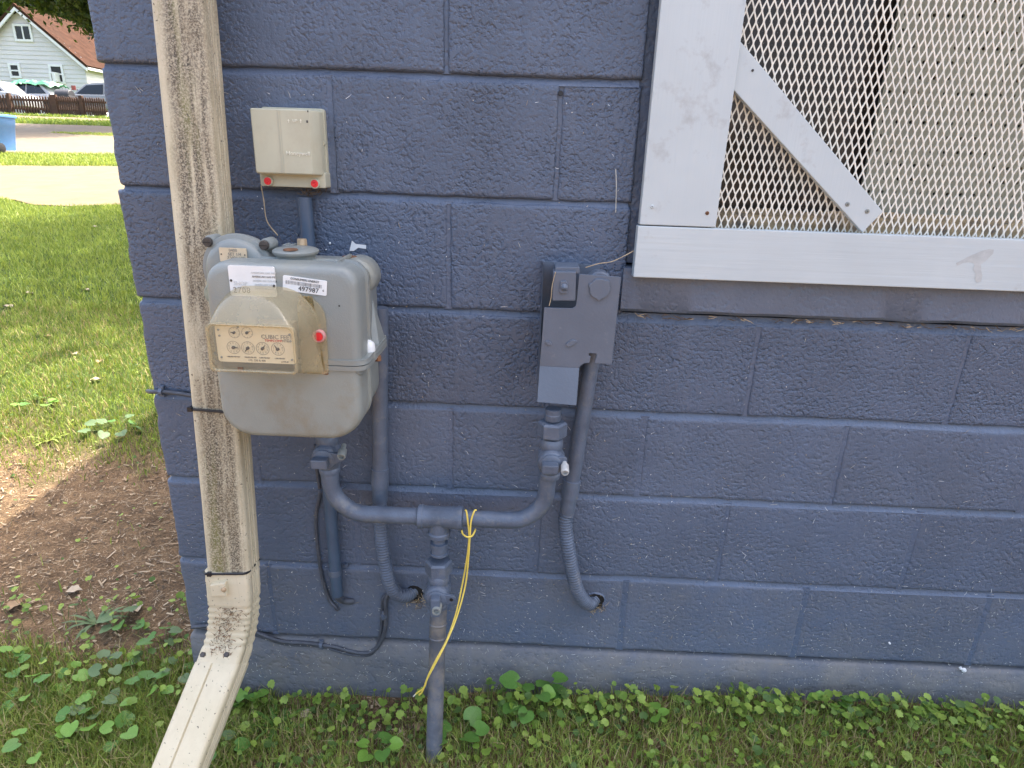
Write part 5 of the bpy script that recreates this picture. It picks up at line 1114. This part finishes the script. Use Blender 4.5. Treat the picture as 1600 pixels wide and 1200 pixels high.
# wheeled bin
q = P(0, 238, 14.0); bx_, by_ = q.x - .05, 14.05; bz_ = gz(bx_, by_) + .01; bn = empty('wheelie_bin', (bx_, by_, bz_)); tag(bn, 'light blue wheeled rubbish bin on the grass by the road', 'bin'); M_BIN = mat('blue_bin', (.07, .19, .40), .4, .06, 3)
bh = P(0, 178, 14.0).z - bz_
mb = MB(); mb.loft([[(bx_ + x, by_ + y, bz_ + z) for x, y in rrect(-w_, w_, -d_, d_, .04, 3)] for z, w_, d_ in ((.06, .235, .24), (bh * .70, .285, .30), (bh * .71, .292, .306), (bh * .93, .305, .325))]); mb.build('body', M_BIN, bn, smooth=40)
mb = MB(); mb.loft([[(bx_ + x, by_ + y, bz_ + z) for x, y in rrect(-w_, w_, -d_, d_, .05, 3)] for z, w_, d_ in ((bh * .92, .335, .35), (bh * .955, .34, .36), (bh * .985, .33, .35), (bh * 1.0, .25, .27))]); ld = mb.build('lid', M_BIN, bn, smooth=40)
for k in range(7):
    mb = MB(); mb.box((bx_ - .27 + k * .085, by_ - .345, bz_ + bh * .87), (bx_ - .255 + k * .085, by_ - .29, bz_ + bh * .925)); mb.build('rib', M_BIN, ld)
mb = MB(); mb.box((bx_ + .13, by_ - .30, bz_ + .05), (bx_ + .20, by_ - .24, bz_ + .25)); mb.build('bracket', M_BIN, bn)
for s in (-1, 1):
    mb = MB(); mb.lathe((bx_ + s * .20, by_ - .22, bz_ + .11), (s, 0, 0), [(.06, 0), (.11, .01), (.115, .03), (.11, .06), (.06, .07)], 20); mb.build('wheel', M_BLACK, bn, smooth=40)
# trees
def tree(name, label, base, trunk_h, crown_c, crown_r, nleaf, leaf, mats=(T1, T2), limbs=9, group=None, tr=.22):
    base = Vector(base); root = empty(name, base); tag(root, label, 'tree', group); cc_ = Vector(crown_c); cr = Vector(crown_r); mb = MB()
    mb.tube(crom([base - Vector((0, 0, .2)), base + Vector((.1, 0, trunk_h * .5)), base + Vector((0, .1, trunk_h)), cc_], 5), [tr * (1 - .75 * i / 15) for i in range(16)], 10); tips = []
    for k in range(limbs):
        a = 2 * math.pi * k / limbs + random.uniform(-.3, .3); e = cc_ + Vector((math.cos(a) * cr.x * .75, math.sin(a) * cr.y * .75, random.uniform(-.6, .7) * cr.z)); s = base.lerp(cc_, random.uniform(.55, .95)); s.z = max(s.z, base.z + trunk_h * .7); pth = crom([s, s.lerp(e, .5) + Vector((0, 0, .2 * cr.z)), e], 4); mb.tube(pth, [tr * .4 * (1 - .8 * i / (len(pth) - 1)) for i in range(len(pth))], 6); tips.append(e)
    mb.build('trunk', M_BARK, root, smooth=60)
    ncl = max(14, int(limbs * 7)); cl = []
    while len(cl) < ncl:
        d = Vector((random.uniform(-1, 1), random.uniform(-1, 1), random.uniform(-1, 1)))
        if .3 < d.length < 1: cl.append(cc_ + Vector((d.x * cr.x, d.y * cr.y, d.z * cr.z)))
    cl = np.array([tuple(c) for c in cl]); ci = rng.integers(0, len(cl), nleaf); sp = rng.normal(0, 1, (nleaf, 3)) * np.array([cr.x, cr.y, cr.z]) * .12
    Pp = cl[ci] + sp; A = rng.normal(0, 1, (nleaf, 3)); A /= np.linalg.norm(A, axis=1)[:, None]; Bv = np.cross(A, rng.normal(0, 1, (nleaf, 3))); Bv /= np.linalg.norm(Bv, axis=1)[:, None]; s = leaf * rng.uniform(.6, 1.3, nleaf)[:, None]
    V_ = np.stack([Pp - A * s, Pp + Bv * s * .45, Pp + A * s, Pp - Bv * s * .45], 1).reshape(-1, 3); T_ = (np.arange(nleaf)[:, None, None] * 4 + np.array([[0, 1, 2], [0, 2, 3]])[None]).reshape(-1, 3)
    rawmesh('crown', V_, T_, list(mats), np.repeat(rng.integers(0, len(mats), nleaf), 2), root)
tree('maple_tree', 'leafy tree whose low branches hang before the house roof', (-12.2, 23.5, gz(-12.2, 23.5)), 3.2, P(158, -48, 23.5), (3.0, 3.2, 2.2), 42000, .10, limbs=12)
for k, (u, v, Y, r_, lb) in enumerate(((-25, 5, 58, (5, 4, 6), 'dark green tree behind the left roof slope'), (20, -25, 66, (6, 5, 5.5), 'tall tree rising behind the roof ridge'), (95, -20, 60, (5.5, 4, 5.5), 'tree behind the right half of the roof'), (160, 0, 64, (6, 5, 6), 'tree behind the house nearest the wall corner'))):
    c_ = P(u, v, Y); tree('broadleaf_tree', lb, (c_.x, Y, gz(c_.x, Y)), 4, c_, r_, 9000, .30, limbs=8, group='trees behind the house', tr=.3)
# shade tree standing behind the building (dapples the lawn)
tree('shade_tree', 'big shade tree rising behind the blue block building', (.6, 9.2, gz(.6, 9.2)), 3.6, (-.7, 8.2, 6.6), (3.4, 3.0, 2.0), 11500, .13, limbs=12, tr=.28)
